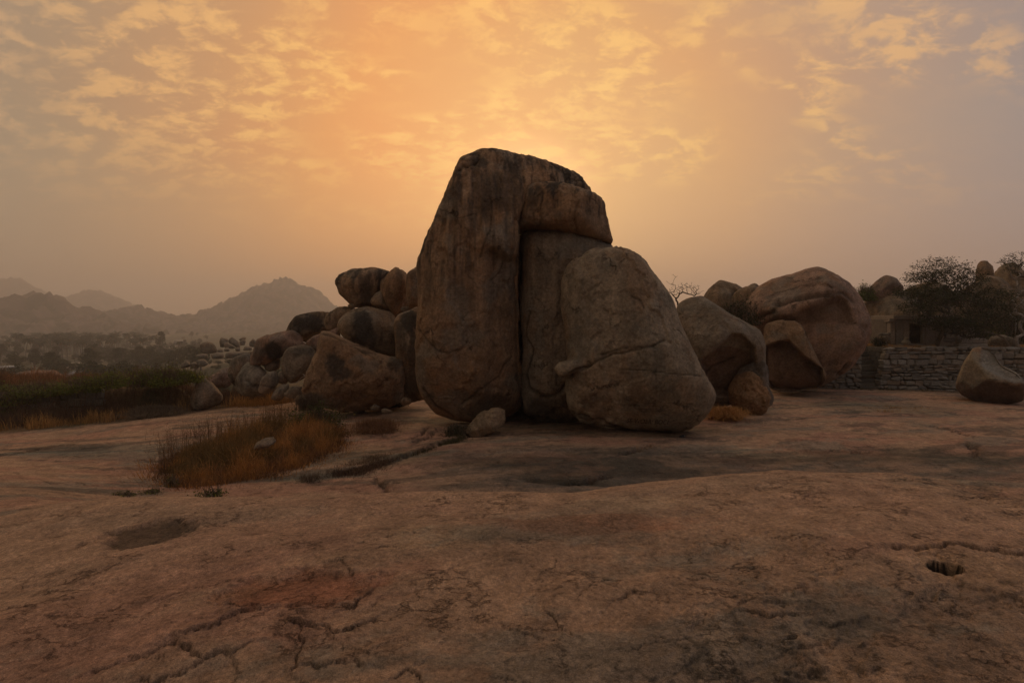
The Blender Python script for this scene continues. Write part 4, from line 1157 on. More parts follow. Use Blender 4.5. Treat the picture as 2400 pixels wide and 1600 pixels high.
def tufted(P, rs, r):
    """gathers scattered stalks into tussocks; returns positions, outward lean and a size for each tussock"""
    n = len(P); k = max(4, n // 75)
    cen = P[rs.integers(0, n, k)][:, :2]
    who = rs.integers(0, k, n); loose = rs.random(n) < .4
    off = rs.normal(0, 1, (n, 2)) * (r * rs.uniform(.5, 1.5, k)[who])[:, None]
    Q = np.where(loose[:, None], P[:, :2], cen[who] + off)
    out = np.column_stack([Q, G(Q[:, 0], Q[:, 1]) - .02])
    dirs = np.where(loose[:, None], 0, off / (r * 1.6)); dirs = np.clip(dirs, -1.2, 1.2)
    tk = np.where(loose, .7, rs.uniform(.55, 1.5, k)[who] * np.clip(1.25 - .35 * np.hypot(*(off / r).T), .4, 1.3))
    return out, dirs, tk


# island of dry growth in the hollow of the rock
ISLAND = [(366, 1098), (384, 1062), (430, 1040), (510, 1012), (600, 990), (690, 982), (780, 985), (792, 1010), (772, 1040), (700, 1076), (600, 1103), (520, 1116), (450, 1126), (405, 1124)]


def build_island():
    rs = np.random.default_rng(21)
    P = scatter(ISLAND, 52000, rs, jitter=.08)
    P, dirs, tk = tufted(P, rs, .20)
    px = P[:, 0] / P[:, 1] * F + CX; D = P[:, 1]
    W = np.array([gpt(*p, 5.5)[:2] for p in ISLAND])
    de = poly_dist(P[:, 0], P[:, 1], [tuple(w) for w in W] + [tuple(W[0])])[0]
    clump = fbm2(P[:, 0], P[:, 1], 1.4, 1.4, 3, off=4)
    tuft = fbm2(P[:, 0], P[:, 1], 3.2, 3.2, 2, off=14)
    h = (.13 + .23 * sstep(0, .6, de)) * (1 + .45 * clump + .45 * tuft) * rs.uniform(.45, 1.25, len(P)) * tk
    front = sstep(0, 2.8, D - np.interp(px, [360, 440, 560, 700, 800], [8.0, 7.6, 8.4, 9.6, 12.0]))
    orange = np.array([0.60, 0.29, 0.085]); brown = np.array([0.30, 0.15, 0.07]); dark = np.array([0.085, 0.055, 0.042]); olive = np.array([0.13, 0.105, 0.045])
    t = sstep(-.4, .3, clump * .6 + tuft * .8 + rs.normal(0, .2, len(P)))[:, None]
    col = brown + (orange - brown) * t
    back = (sstep(.5, .75, front) * sstep(-.2, .3, fbm2(P[:, 0], P[:, 1], .7, .7, 2, off=9) + .15))[:, None]
    col = col + (olive - col) * back * .75
    edge = (1 - sstep(.0, .35, de))[:, None] * (rs.random(len(P)) < .6)[:, None]
    col = col + (dark - col) * edge * .8
    col *= .82 * (1 + rs.normal(0, .22, len(P)))[:, None]
    bag = Bag()
    mid, tip = blades(bag, P, h, .007 * (D / 10), col, .3, rs, dirs * .7)
    k = rs.random(len(P)) < .55                         # side twigs and seed heads
    blades(bag, mid[k], h[k] * .45, .005 * D[k] / 10, col[k] * 1.05, 1.1, rs)
    k = rs.random(len(P)) < .35
    leaves(bag, tip[k], .012 * D[k] / 10, col[k] * 1.15, rs)
    return tag(link('dry_thicket', bag.mesh('dry_thicket'), M_GRASS), 'island of orange brown dry grass and twigs in a hollow of the rock', kind='stuff')


build_island()


def tall_weed(base, h, seed):
    rs = np.random.default_rng(seed); bag = Bag(); n = 26
    P = np.zeros((n, 3)); P[:, :2] = rs.normal(0, .09, (n, 2))
    c = mixcols(n, (.13, .075, .045), (.2, .11, .055), rs)
    mid, tip = blades(bag, P, h * rs.uniform(.6, 1.1, n), .009, c, .22, rs)
    for f in (.55, .7, .85, 1):
        Q = P + (tip - P) * f + 0
        Q = P * (1 - f) + tip * f
        m2, t2 = blades(bag, Q, np.full(n, h * .17), .006, c, .9, rs)
        leaves(bag, t2, .013, c * 1.1, rs)
    return bag.mesh('tall_weed')


def put_copies(name, meshes, spots, mat, label, cat, group):
    for i, (x, y, z, s, rz) in enumerate(spots):
        o = link(name, meshes[i % len(meshes)], mat, loc=(x, y, z))
        o.scale = (s, s, s); o.rotation_euler = (0, 0, rz)
        tag(o, label[i] if isinstance(label, (list, tuple)) else label, cat, group)


wm = [tall_weed(0, .75, 1), tall_weed(0, .65, 2), tall_weed(0, .8, 3)]
spots = []
for px, py in ((425, 1038), (455, 1032), (478, 1022), (505, 1012), (540, 1003), (562, 998), (580, 996), (600, 992), (622, 988), (642, 985), (660, 983), (388, 1075), (372, 1088), (400, 1060), (530, 1008), (612, 995)):
    x, y, z = gpt(px, py, 5.5); spots.append((x, y, z - .03, random.uniform(.8, 1.1), random.uniform(0, 6)))
put_copies('tall_weed', wm, spots, M_GRASS, 'thin tall dead weed with seed heads along the back of the dry grass island', 'weed', 'tall dead weeds round the island of dry grass')


def leafy_bush(name, label, center_px, D, rx, rz, n, leaf, ca, cb, seed, ry=None, twigs=300, base_py=None, group=None, cat='bush', yellow=0.0, twc=((.12, .085, .055), (.2, .15, .10))):
    rs = np.random.default_rng(seed)
    px, py = center_px
    if D is None: x, y, z = gpt(px, py, 5.5)
    else:
        x, y, _ = at(px, py, D); z = _
    ry = ry or rx
    bag = Bag()
    if n:
        k = 26
        cc = rs.normal(size=(k, 3)); cc /= np.linalg.norm(cc, axis=1, keepdims=True); cc *= rs.uniform(.25, .85, k)[:, None]; cc[:, 2] = np.abs(cc[:, 2])
        w = rs.integers(0, k, n)
        P = cc[w] + rs.normal(0, .17, (n, 3))
        P[:, 2] = np.abs(P[:, 2])
        P *= [rx, ry, rz]
        tone = (.75 + .5 * rs.random(k))[w]
        c = mixcols(n, ca, cb, rs, .18) * tone[:, None]
        if yellow:
            m = rs.random(n) < yellow; c[m] = np.array([.30, .25, .05]) * rs.uniform(.6, 1.1, (m.sum(), 1))
        leaves(bag, P, leaf * rs.uniform(.6, 1.3, n), c, rs)
    foliage = link('foliage', bag.mesh('foliage'), M_LEAF) if n else None
    b2 = Bag()
    P = np.zeros((twigs, 3)); P[:, :2] = rs.normal(0, .25, (twigs, 2)) * [rx, ry]
    c = mixcols(twigs, *twc, rs)
    mid, tip = blades(b2, P, rz * rs.uniform(.5, 1.15, twigs), .012 * max(1, y / 14), c, .8 * rx / rz, rs)
    blades(b2, mid, rz * rs.uniform(.2, .5, twigs), .008 * max(1, y / 14), c, 1.0, rs)
    blades(b2, mid * .5 + tip * .5, rz * rs.uniform(.2, .4, twigs), .006 * max(1, y / 14), c, 1.0, rs)
    root = bpy.data.objects.new(name, None); C.objects.link(root); root.location = (x, y, z - .03)
    tw = link('twigs', b2.mesh('twigs'), M_BARK, root)
    if foliage: foliage.parent = root
    return tag(root, label, cat, group)


GREEN = ((.085, .11, .032), (.13, .15, .042)); DGREEN = ((.035, .045, .022), (.055, .062, .028)); OLIVE = ((.085, .075, .035), (.12, .10, .045))
leafy_bush('bush', 'dense green leafy bush at the back right of the dry grass island', (728, 984), None, 1.0, .72, 5200, .035, *GREEN, 31, ry=.7, yellow=.04)
leafy_bush('bush', 'round russet dry bush alone on the rock between the island and the tower', (864, 994), None, .72, .42, 2400, .018, (.22, .12, .07), (.32, .17, .08), 32, ry=.5, twigs=1800, twc=((.2, .11, .06), (.3, .16, .08)))
leafy_bush('bush', 'dark green bush in the shade where the pile meets the tower', (893, 935), None, .8, 1.1, 4200, .035, *DGREEN, 33, ry=.5, twigs=700)
leafy_bush('bush', 'brownish twiggy bush between the green island bush and the pile', (712, 938), 15.6, .5, .5, 900, .02, (.10, .07, .045), (.13, .09, .05), 34, twigs=900)
leafy_bush('bush', 'small dark weed bush at the foot of the wedge of rock', (1052, 1000), None, .45, .33, 1500, .025, *DGREEN, 35, ry=.3, twigs=300)
leafy_bush('bush', 'dry tangled orange bush between the bell-shaped boulder and the lumpy rock', (1668, 962), None, .66, .42, 2800, .022, (.42, .21, .07), (.52, .28, .10), 36, ry=.5, twigs=3200, twc=((.5, .25, .08), (.62, .34, .12)))
leafy_bush('bush', 'dark bush growing in the gap behind the pale smooth boulder', (1690, 745), 23.5, 1.2, 1.3, 3500, .05, *DGREEN, 37, twigs=300)
leafy_bush('bush', 'green bush peeping between the huge rounded boulder and the perched rock', (1986, 690), 33, .8, 1.1, 2200, .06, *GREEN, 38, twigs=200)
leafy_bush('bush', 'dark round bush at the left end of the temple terrace', (2020, 793), 28.8, .45, .55, 1500, .04, *DGREEN, 39, twigs=200)
leafy_bush('bush', 'green undergrowth right of the stone platforms with yellow leaves', (2235, 790), 33.5, 1.7, 2.4, 4500, .06, (.05, .06, .022), (.09, .10, .03), 40, twigs=300, yellow=.08)
leafy_bush('bush', 'dark undergrowth behind the pale gnarled tree at the right edge', (2318, 792), 35, 1.8, 3.2, 4500, .06, *DGREEN, 41, twigs=300)
leafy_bush('bush', 'grey twiggy brushwood heap beside the shark-tooth boulder', (355, 955), None, 1.1, .42, 200, .02, *OLIVE, 42, ry=.4, twigs=2600)
# weeds along the near crest
leafy_bush('weed_patch', 'little green weeds at the left edge of the foreground hump', (345, 1136), None, .22, .13, 420, .016, *GREEN, 43, twigs=60, cat='weeds', yellow=.15)
leafy_bush('weed_patch', 'straggling green weeds left of the hump weeds', (285, 1138), None, .22, .10, 260, .016, *GREEN, 44, twigs=60, cat='weeds', yellow=.15)
leafy_bush('weed_patch', 'tiny green weeds peeping over the middle of the foreground hump', (485, 1136), 5.0, .18, .09, 300, .014, *GREEN, 45, twigs=50, cat='weeds', yellow=.1)
leafy_bush('weed_patch', 'leafy sprig at the front corner of the dry grass island', (395, 1118), None, .16, .24, 260, .02, *GREEN, 46, twigs=60, cat='weeds', yellow=.2)
leafy_bush('weed_patch', 'few dead sprigs in the groove below the dark hollow', (715, 1104), None, .3, .16, 60, .012, *OLIVE, 47, twigs=160, cat='weeds')

# shrubs over the field wall at the left
fs = [((20, 945), 1.6, 1.0), ((95, 925), 1.3, .85), ((195, 915), 1.2, .9), ((250, 905), .9, .8), ((330, 905), 1.1, 1.1), ((385, 900), 1.1, 1.1), ((430, 893), .9, .7), ((40, 985), 1.6, .9), ((-40, 940), 1.6, 1.0)]
fl = ['green shrub at the far left end of the field wall', 'green shrub second from the left over the field wall', 'green shrub with yellow leaves in the middle of the field wall',
      'small green shrub right of the middle of the field wall', 'bright green shrub left of the tallest field shrub', 'tallest green shrub near the right end of the field wall',
      'green shrub beside the top of the shark-tooth boulder', 'darker green shrub low in front of the field wall at far left', 'green shrub cut off by the left edge of the picture']
for i, ((px, py), r, hh) in enumerate(fs):
    leafy_bush('shrub', fl[i], (px, py - 18), 20.1, r, hh * .75, 2600, .04, *((.13, .16, .035), (.20, .215, .05)), 60 + i, ry=.7, twigs=160, group='green shrubs over the field wall', yellow=.12, cat='shrub')


def grass_stuff(name, label, poly, n, h, cols, seed, w=.006, lean=.4, worldpoly=None, clump=1.2, kind='stuff', thr=-9, cat=None, hmul=1.0):
    rs = np.random.default_rng(seed)
    P = scatter(poly, n, rs, jitter=.05, worldpoly=worldpoly)
    P, dirs, tk = tufted(P, rs, .16 + h * .2)
    cl = fbm2(P[:, 0], P[:, 1], clump, clump, 3, off=seed)
    keep = cl > thr; P = P[keep]; cl = cl[keep]; dirs = dirs[keep]; tk = tk[keep]
    c = mixcols(len(P), *cols, rs, .22)
    bag = Bag()
    hh = h * hmul * (1 + .5 * cl) * tk * rs.uniform(.5, 1.2, len(P)); c = c * (.8 + .4 * (tk - .6)[:, None])
    mid, tip = blades(bag, P, hh, w * np.maximum(1, P[:, 1] / 10), c, lean * .6, rs, dirs * lean * 1.3)
    k = rs.random(len(P)) < .4
    blades(bag, mid[k], hh[k] * .5, w * .7 * np.maximum(1, P[k, 1] / 10), c[k], 1.1, rs)
    o = link(name, bag.mesh(name), M_GRASS)
    return tag(o, label, cat, kind=kind)


RUST = ((.22, .11, .055), (.30, .155, .07)); TAWNY = ((.38, .20, .07), (.50, .29, .10)); UMBER = ((.11, .07, .05), (.17, .105, .06))
grass_stuff('red_grass', 'reddish brown dry grass covering the field behind the low wall', None, 15000, .42, RUST, 71, worldpoly=[(-40, 21), (-13, 21), (-14, 25.5), (-17, 27.5), (-40, 27.5)])
grass_stuff('dark_scrub', 'dark tangled scrub filling the strip between the field wall and the rock', None, 17000, .5, UMBER, 72, worldpoly=[(-30, 17.6), (-17, 18.2), (-13.4, 19.9), (-12.6, 20.8), (-30, 20.8)], lean=.6, hmul=1.35)
grass_stuff('tawny_grass', 'tawny grass tufts fringing the edge of the bare rock', None, 9000, .34, TAWNY, 73, worldpoly=[(-26, 16.3), (-17.2, 16.9), (-13.5, 19.0), (-12.4, 20.2), (-14, 20), (-18, 18.3), (-26, 18)], thr=-.05, clump=.9)
grass_stuff('tawny_grass', 'yellow dry grass between the shark-tooth boulder and the rubble', None, 3500, .33, TAWNY, 74, worldpoly=[(-11.6, 20.6), (-9.9, 20.4), (-9.2, 22.5), (-11.4, 23.5)])
grass_stuff('dark_scrub', 'dark scrub behind the shark-tooth boulder', None, 5000, .6, UMBER, 75, worldpoly=[(-13.8, 20.8), (-10.5, 21.8), (-11, 26), (-14, 25)], lean=.6)
grass_stuff('hollow_grass', 'dark dead grass lying in the groove of the rock below the tower', [(762, 1090), (800, 1068), (850, 1053), (905, 1046), (912, 1052), (870, 1072), (820, 1090)], 4200, .10, UMBER, 76, lean=.9)
grass_stuff('hollow_grass', 'thin green and yellow grass in the seam leading to the tower', [(935, 1042), (980, 1022), (1040, 1004), (1070, 1000), (1060, 1012), (1000, 1028), (950, 1046)], 2500, .09, OLIVE, 77)
grass_stuff('tawny_grass', 'thin yellow grass patch on the rock sheet in front of the temple wall', [(1975, 935), (2060, 930), (2200, 944), (2215, 952), (2120, 948), (2010, 946)], 2600, .07, TAWNY, 78, lean=.8, thr=.0)
grass_stuff('tawny_grass', 'dry grass strip at the bottom of the temple wall', None, 2600, .09, OLIVE, 79, worldpoly=[(14, 25.6), (19, 25.7), (27, 26.6), (27, 27.3), (15, 27.3)], lean=.8, thr=-.1)
grass_stuff('tawny_grass', 'yellow dry grass on top of the temple terrace', None, 6500, .13, TAWNY, 80, worldpoly=[(17, 28), (33, 28), (36, 31), (30, 33), (18, 30)], lean=.7)


def tube(bag, A, B, ra, rb, col, sides=5):
    A = np.asarray(A, float); B = np.asarray(B, float); d = B - A; L_ = np.linalg.norm(d)
    if L_ < 1e-6: return
    d /= L_; u = np.cross(d, [0.3, 0.9, .2]); u /= np.linalg.norm(u); v = np.cross(d, u)
    t = np.linspace(0, 2 * math.pi, sides, endpoint=False)
    ring = np.cos(t)[:, None] * u + np.sin(t)[:, None] * v
    V = np.concatenate([A - d * ra * .3 + ring * ra, B + d * rb * .3 + ring * rb])
    k = np.arange(sides); k2 = (k + 1) % sides
    bag.add(V, np.stack([k, k2, k2 + sides, k + sides], 1), None, col)


def grow(base, targets, step, jit, tip_r, rs, power=2.2, up=.4):
    """branches that reach out to every target from the nearest branch already grown"""
    nodes = [np.array(base, float)]; par = [-1]
    tg = np.array(targets); order = np.argsort(np.linalg.norm(tg - nodes[0], axis=1))
    arr = np.zeros((40000, 3)); arr[0] = nodes[0]; n = 1; parent = [-1]
    ends = []
    for k in order:
        t = tg[k]
        dv = arr[:n] - t
        dist = np.sqrt((dv ** 2).sum(1)) + .35 * np.maximum(0, dv[:, 2])     # prefer growing upwards
        j = int(dist.argmin()); p = arr[j].copy(); L_ = np.linalg.norm(t - p)
        m = max(1, int(L_ / step))
        off = rs.normal(0, jit * L_, 3)
        for q in range(1, m + 1):
            f = q / m
            pos = p + (t - p) * f + off * math.sin(math.pi * f) * .6 + rs.normal(0, jit * step * .8, 3) * (f < 1)
            if n >= 39999: break
            arr[n] = pos; parent.append(j); j = n; n += 1
        ends.append(j)
    rad = np.zeros(n); cnt = np.zeros(n)
    for i in range(n - 1, 0, -1):
        if rad[i] == 0: rad[i] = tip_r ** power
        rad[parent[i]] += rad[i]
    rad = rad ** (1 / power)
    return arr[:n], parent, rad, ends


def tree(name, label, base, targets, step, jit, tip_r, seed, bark, leaf=None, sides=5, cat='tree', maxr=None, group=None):
    """leaf: (count per end, size, spread, colour a, colour b, share of ends in leaf, flatness)"""
    rs = np.random.default_rng(seed)
    arr, parent, rad, ends = grow(base, targets, step, jit, tip_r, rs)
    if maxr: rad = rad * np.minimum(1, (maxr / rad[1]) ** ((rad / rad[1]) ** .5))
    bag = Bag()
    for i in range(1, len(arr)):
        c = np.array(bark) * rs.uniform(.75, 1.2)
        tube(bag, arr[parent[i]], arr[i], min(rad[parent[i]], rad[i] * 1.25), rad[i], c, 3 if rad[i] < tip_r * 2.5 else sides + 1)
    root = bpy.data.objects.new(name, None); C.objects.link(root); root.location = base
    V = [v - np.array(base) for v in bag.V]; bag.V = V
    link('trunk', bag.mesh('trunk', True), M_BARK, root)
    if leaf:
        cnt, sz, spread, ca, cb, share, flat = leaf
        e = np.array([arr[k] for k in ends]); e = e[rs.random(len(e)) < share]
        P = np.repeat(e, cnt, 0) + rs.normal(0, spread, (len(e) * cnt, 3)) * [1, 1, .55]
        tone = np.repeat(rs.uniform(.7, 1.3, len(e)), cnt)
        b2 = Bag(); leaves(b2, P - np.array(base), sz * rs.uniform(.6, 1.3, len(P)), mixcols(len(P), ca, cb, rs, .18) * tone[:, None], rs, flat)
        link('crown', b2.mesh('crown'), M_LEAF, root)
    return tag(root, label, cat, group)


def blob(rs, c, r, n):
    v = rs.normal(size=(n, 3)); v /= np.linalg.norm(v, axis=1, keepdims=True)
    return np.array(c) + v * (rs.random(n) ** .4)[:, None] * np.array(r)


# large thorn tree on the temple terrace
rs = np.random.default_rng(90)
TD = 28.9
tb_ = at(2153, 793, TD)
lobes = [((2160, 612, TD), (1.3, 1.2, .45), 80), ((2118, 636, TD - .4), (.9, 1.1, .35), 90), ((2205, 638, TD + .2), (1.6, 1.3, .6), 150), ((2175, 662, TD), (1.3, 1.2, .6), 110), ((2100, 668, TD - .8), (1.2, 1.2, .35), 100),
         ((2150, 690, TD - .9), (1.6, 1.4, .6), 170), ((2230, 680, TD), (2.1, 1.7, .7), 200), ((2112, 708, TD - 1.0), (.9, 1.2, .4), 70), ((2180, 735, TD - 1.2), (1.8, 1.3, .6), 180),
         ((2270, 725, TD), (1.6, 1.5, .8), 190), ((2175, 742, TD - 1.0), (.9, .9, .3), 50), ((2235, 760, TD - .6), (1.0, .9, .45), 60), ((2290, 690, TD + .4), (1.0, 1.2, .7), 80)]
tg = np.concatenate([blob(rs, at(*c), r, n) for c, r, n in lobes])
tg = np.concatenate([tg, np.array([at(2150, 600, TD), at(2142, 592, TD), at(2163, 595, TD), at(2195, 605, TD), at(2222, 604, TD), at(2098, 640, TD), at(2083, 655, TD), at(2085, 672, TD)])])
tree('thorn_tree', 'big dark leafy thorn tree spreading over the stone shrine', tb_, tg, .3, .13, .007, 91, (.10, .08, .06),
     (19, .055, .16, (.030, .038, .018), (.055, .062, .026), .9, .4), maxr=.2)
# bare tree behind the rocks
rs = np.random.default_rng(92)
bD = 22.5
tg = np.concatenate([blob(rs, at(1552, 668, bD), (.35, .3, .22), 45), blob(rs, at(1580, 660, bD), (.55, .4, .25), 80), blob(rs, at(1600, 672, bD), (.3, .3, .15), 25), blob(rs, at(1545, 650, bD), (.15, .2, .2), 8),
                     np.array([at(1546, 630, bD), at(1556, 634, bD), at(1530, 645, bD), at(1617, 668, bD)])])
tree('bare_tree', 'small leafless tree against the sky right of the bell-shaped boulder', at(1553, 745, bD), tg, .10, .16, .006, 93, (.045, .035, .03), (2, .02, .06, (.07, .06, .03), (.09, .07, .04), .15, 0), maxr=.06)
# white bare tree before the pile
rs = np.random.default_rng(94)
wb = gpt(*C2(1015, 1372), 5.5); wD = wb[1]
tg = np.array([at(*C2(*p), wD + o) for p, o in (((990, 1240), 0), ((965, 1165), 0), ((920, 1150), -.1), ((870, 1175), -.2), ((812, 1180), -.2), ((925, 1215), .1), ((895, 1250), .2), ((855, 1285), .2),
      ((1000, 1150), .1), ((1005, 1050), .1), ((1010, 990), .1), ((1050, 1095), .2), ((1080, 1040), .2), ((1040, 1195), 0), ((1130, 1205), -.1), ((1215, 1218), -.2), ((880, 1165), 0), ((990, 1180), 0), ((960, 1300), -.1), ((970, 1330), -.1), ((1010, 940), .1), ((990, 1010), 0))])
tree('white_bare_tree', 'spindly white-barked leafless tree in front of the largest pile boulder', wb, tg, .18, .08, .014, 95, (.50, .46, .42), maxr=.06)
rs = np.random.default_rng(96)
tg = np.concatenate([blob(rs, at(*C2(930, 960), wD + .3), (.5, .3, .4), 50), blob(rs, at(*C2(1120, 1010), wD + .3), (.6, .3, .45), 60), blob(rs, at(*C2(860, 1070), wD + .2), (.35, .3, .35), 30), blob(rs, at(*C2(1150, 1110), wD + .2), (.6, .3, .3), 50)])
tree('small_tree', 'thin twiggy tree with sparse olive leaves behind the white bare tree', gpt(*C2(1045, 1385), 5.5), tg, .18, .14, .004, 97, (.13, .10, .07), (9, .022, .07, (.085, .08, .03), (.13, .115, .045), .8, 0), maxr=.035)
tg = np.array([at(*C2(*p), 18.4) for p in ((375, 1160), (400, 1135), (430, 1125), (440, 1105), (410, 1105), (345, 1195))])
tree('fallen_branch', 'pale dead branch sticking out between rubble and largest pile boulder', at(*C2(450, 1140), 18.5), tg, .15, .08, .012, 98, (.45, .42, .38), cat='branch')
# pale gnarled trees at the right edge
rs = np.random.default_rng(99)
gD = 30.2
P8 = lambda X, Y: ((2080 + X / 6.82) * .98, (570 + Y / 6.82) * .98)
pts = [(2060, 1500), (2050, 1400), (2055, 1300), (2060, 1200), (2040, 1120), (1990, 1110), (1960, 1140), (2030, 1060), (2080, 1010), (2140, 950), (2180, 900), (2150, 1150), (2090, 1110), (2180, 1210), (2120, 1360), (2180, 1420), (2110, 880), (2070, 860),
       (2030, 880), (1960, 900), (2100, 800), (2010, 790), (2050, 740), (2080, 680), (2120, 640), (2070, 600), (2010, 560), (2120, 780), (2180, 760), (2130, 520), (2100, 470), (2050, 430), (1960, 480)]
tg = np.array([at(*P8(*p), gD + random.uniform(-.3, .3)) for p in pts])
tree('gnarled_tree', 'pale gnarled leafless tree at the right edge beside the shrine', at(*P8(2080, 1660), gD), tg, .22, .09, .030, 100, (.30, .27, .24), maxr=.14)
tg = np.array([at(*C4(*p), 30.4) for p in ((2110, 590), (2080, 530), (2020, 470), (1930, 430), (1830, 400), (1730, 385))])
tree('leaning_branch', 'long pale arching dead limb left of the gnarled tree', at(*C4(2120, 640), 30.4), tg, .3, .02, .05, 101, (.26, .23, .20), cat='dead branch')
rs = np.random.default_rng(102)
tg = np.concatenate([blob(rs, at(*P8(1950, 300), 44), (1.1, .8, .35), 30), blob(rs, at(*P8(2130, 270), 44), (1.6, 1, .8), 70), blob(rs, at(*P8(2160, 400), 44), (1.2, 1, .6), 40), blob(rs, at(2360, 620, 44), (1.2, 1, 1), 60)])
tree('sparse_tree', 'sparse small-leaved tree on the skyline in the right corner', at(2375, 760, 44), tg, .35, .14, .012, 103, (.09, .07, .055), (7, .07, .16, (.05, .055, .025), (.08, .08, .035), .8, 0), maxr=.12)
# dry pale-twigged shrub beyond the field edge
rs = np.random.default_rng(104)
tg = np.concatenate([blob(rs, at(*CL(1380, 760), 30), (1.6, .8, .55), 110), blob(rs, at(*CL(1620, 740), 30), (1.4, .8, .6), 90)])
tree('dry_shrub', 'wide grey dry shrub with pale twigs just beyond the red grass', (*at(*CL(1480, 880), 30)[:2], at(*CL(1480, 880), 30)[2]), tg, .25, .16, .008, 105, (.22, .19, .15), (8, .05, .16, (.075, .07, .035), (.10, .085, .045), .7, 0), maxr=.06, cat='shrub')

# ------------------------------------------------------------------ valley trees, near ones first
def palm_parts(seed):
    rs = np.random.default_rng(seed); b = Bag(); H_ = 11.5; bend = rs.normal(0, .7)
    pts = [np.array([bend * (t ** 2), 0, H_ * t]) for t in np.linspace(0, 1, 6)]
    for a, c in zip(pts[:-1], pts[1:]): tube(b, a, c, .2, .17, (.12, .10, .08), 6)
    t_mesh = b.mesh('trunk', True); b = Bag(); top = pts[-1]
    for k in range(22):
        az = k * 2.4 + rs.normal(0, .2); el = rs.uniform(-.35, 1.15); L_ = rs.uniform(2.9, 3.9); prev = top; pd = None; w = .1
        hd = np.array([math.cos(az), math.sin(az), 0]); sd = np.array([-math.sin(az), math.cos(az), 0]); c = np.array([.055, .062, .03]) * rs.uniform(.7, 1.35)
        if el < 0: c = np.array([.14, .10, .05]) * rs.uniform(.7, 1.2)
        row = []
        for q in range(6):
            f = q / 5; e = el - 1.5 * f
            if q: prev = prev + (hd * math.cos(e) + np.array([0, 0, math.sin(e)])) * L_ / 5
            ww = .55 * math.sin(math.pi * min(1, .12 + f * .85)) ** .6
            row += [prev + sd * ww - [0, 0, ww * .7], prev, prev - sd * ww - [0, 0, ww * .7]]
        V = np.array(row); qd = []
        for q in range(5):
            i = q * 3; qd += [[i, i + 1, i + 4, i + 3], [i + 1, i + 2, i + 5, i + 4]]
        b.add(V, qd, None, c)
    return t_mesh, b.mesh('crown')


def broad_parts(seed, tall=1.0, cone=False):
    rs = np.random.default_rng(seed); b = Bag()
    tube(b, (0, 0, 0), (.1, 0, 3.2), .28, .2, (.10, .08, .06), 6)
    k = 16
    cc = blob(rs, (0, 0, 5.4 * tall), (2.9, 2.7, 2.3 * tall), k)
    if cone: cc[:, :2] *= np.clip((9.5 * tall - cc[:, 2:3]) / (5 * tall), .15, 1.1)
    for c in cc[:10]: tube(b, (.1, 0, 3.0), c, .12, .05, (.10, .08, .06), 4)
    t_mesh = b.mesh('trunk', True); b = Bag()
    n = 1500; w = rs.integers(0, k, n); v = rs.normal(size=(n, 3)); v /= np.linalg.norm(v, axis=1, keepdims=True)
    P = cc[w] + v * rs.uniform(.75, 1.05, n)[:, None] * (rs.uniform(.7, 1.35, k)[w])[:, None] * [1, 1, .8]
    c = mixcols(n, (.038, .045, .020), (.068, .074, .032), rs, .15) * (rs.uniform(.75, 1.25, k)[w])[:, None]
    leaves(b, P, .26, c, rs)
    return t_mesh, b.mesh('crown')


palms = [palm_parts(s) for s in (201, 202, 203)]
broads = [broad_parts(211), broad_parts(212, 1.15), broad_parts(213, .85), broad_parts(214, 1.3, True)]


def place_tree(kind, x, y, s, label, group, name, sx=1.0):
    root = bpy.data.objects.new(name, None); C.objects.link(root)
    root.location = (x, y, float(G(x, y)) - .2); root.scale = (s * sx, s * sx, s); root.rotation_euler = (0, 0, random.uniform(0, 6.28))
    link('trunk', kind[0], M_BARK, root); link('crown', kind[1], M_LEAF, root)
    tag(root, label, 'palm tree' if name == 'palm_tree' else 'tree', group)


VT = 'trees in the hazy valley'
near = [  # CL pixel of crown centre x, top y, D, height, kind, width factor, label
    (400, 470, 215, 12.5, 3, 1.0, 'tall dark tree with a drooping top left of the pale yard'), (700, 560, 175, 8.5, 2, 1.5, 'broad dark tree right behind the grey-roofed hut'),
    (1080, 370, 300, 15, 1, .9, 'tall shaggy tree in the centre of the valley grove'), (1850, 270, 330, 21, 3, .9, 'tallest conical tree in the valley, left of the distant rock group'),
    (1350, 440, 300, 13, 1, .8, 'narrow dark tree standing alone in the grove centre'), (1200, 455, 290, 12, 2, .9, 'round dark tree left of the narrow dark tree'),
    (1010, 590, 130, 7.6, 0, 1.3, 'wide dark tree mass at the left behind the dry shrub'), (1220, 560, 135, 8.5, 2, 1.5, 'wide dark tree directly behind the dry shrub'), (1430, 590, 140, 8.0, 0, 1.4, 'wide dark tree right behind the dry shrub'),
    (1560, 440, 240, 13, 1, 1.1, 'leafy tree left of the foot of the conical tree'), (1760, 470, 235, 11.5, 0, 1.1, 'leafy tree under the conical tree'), (1900, 500, 215, 10, 2, 1.3, 'bushy tree right of the conical tree foot'),
    (2080, 440, 230, 11, 0, 1.1, 'bushy tree behind the scattered spur rocks'), (2190, 500, 190, 7.5, 2, 1.2, 'low tree left of the hazy cleft boulder'),
    (560, 620, 150, 6.5, 2, 1.2, 'low dark tree behind the hut yard'), (250, 620, 140, 6.5, 0, 1.4, 'low dark tree behind the long low rock'), (60, 660, 150, 5.5, 2, 1.3, 'low tree at the far left by the flat roof')]
for (cx, ty, D, hh, k, sx, lab) in near:
    px, py = CL(cx, ty)
    x = (px - CX) / F * D; g = float(G(x, D)); topz = E + (HZ - py) / F * D
    H0 = {0: 8.6, 1: 9.6, 2: 7.8, 3: 10.6}[k]
    place_tree(broads[k], x, D, max(2, topz - g) / H0, lab, VT, 'valley_tree', sx)
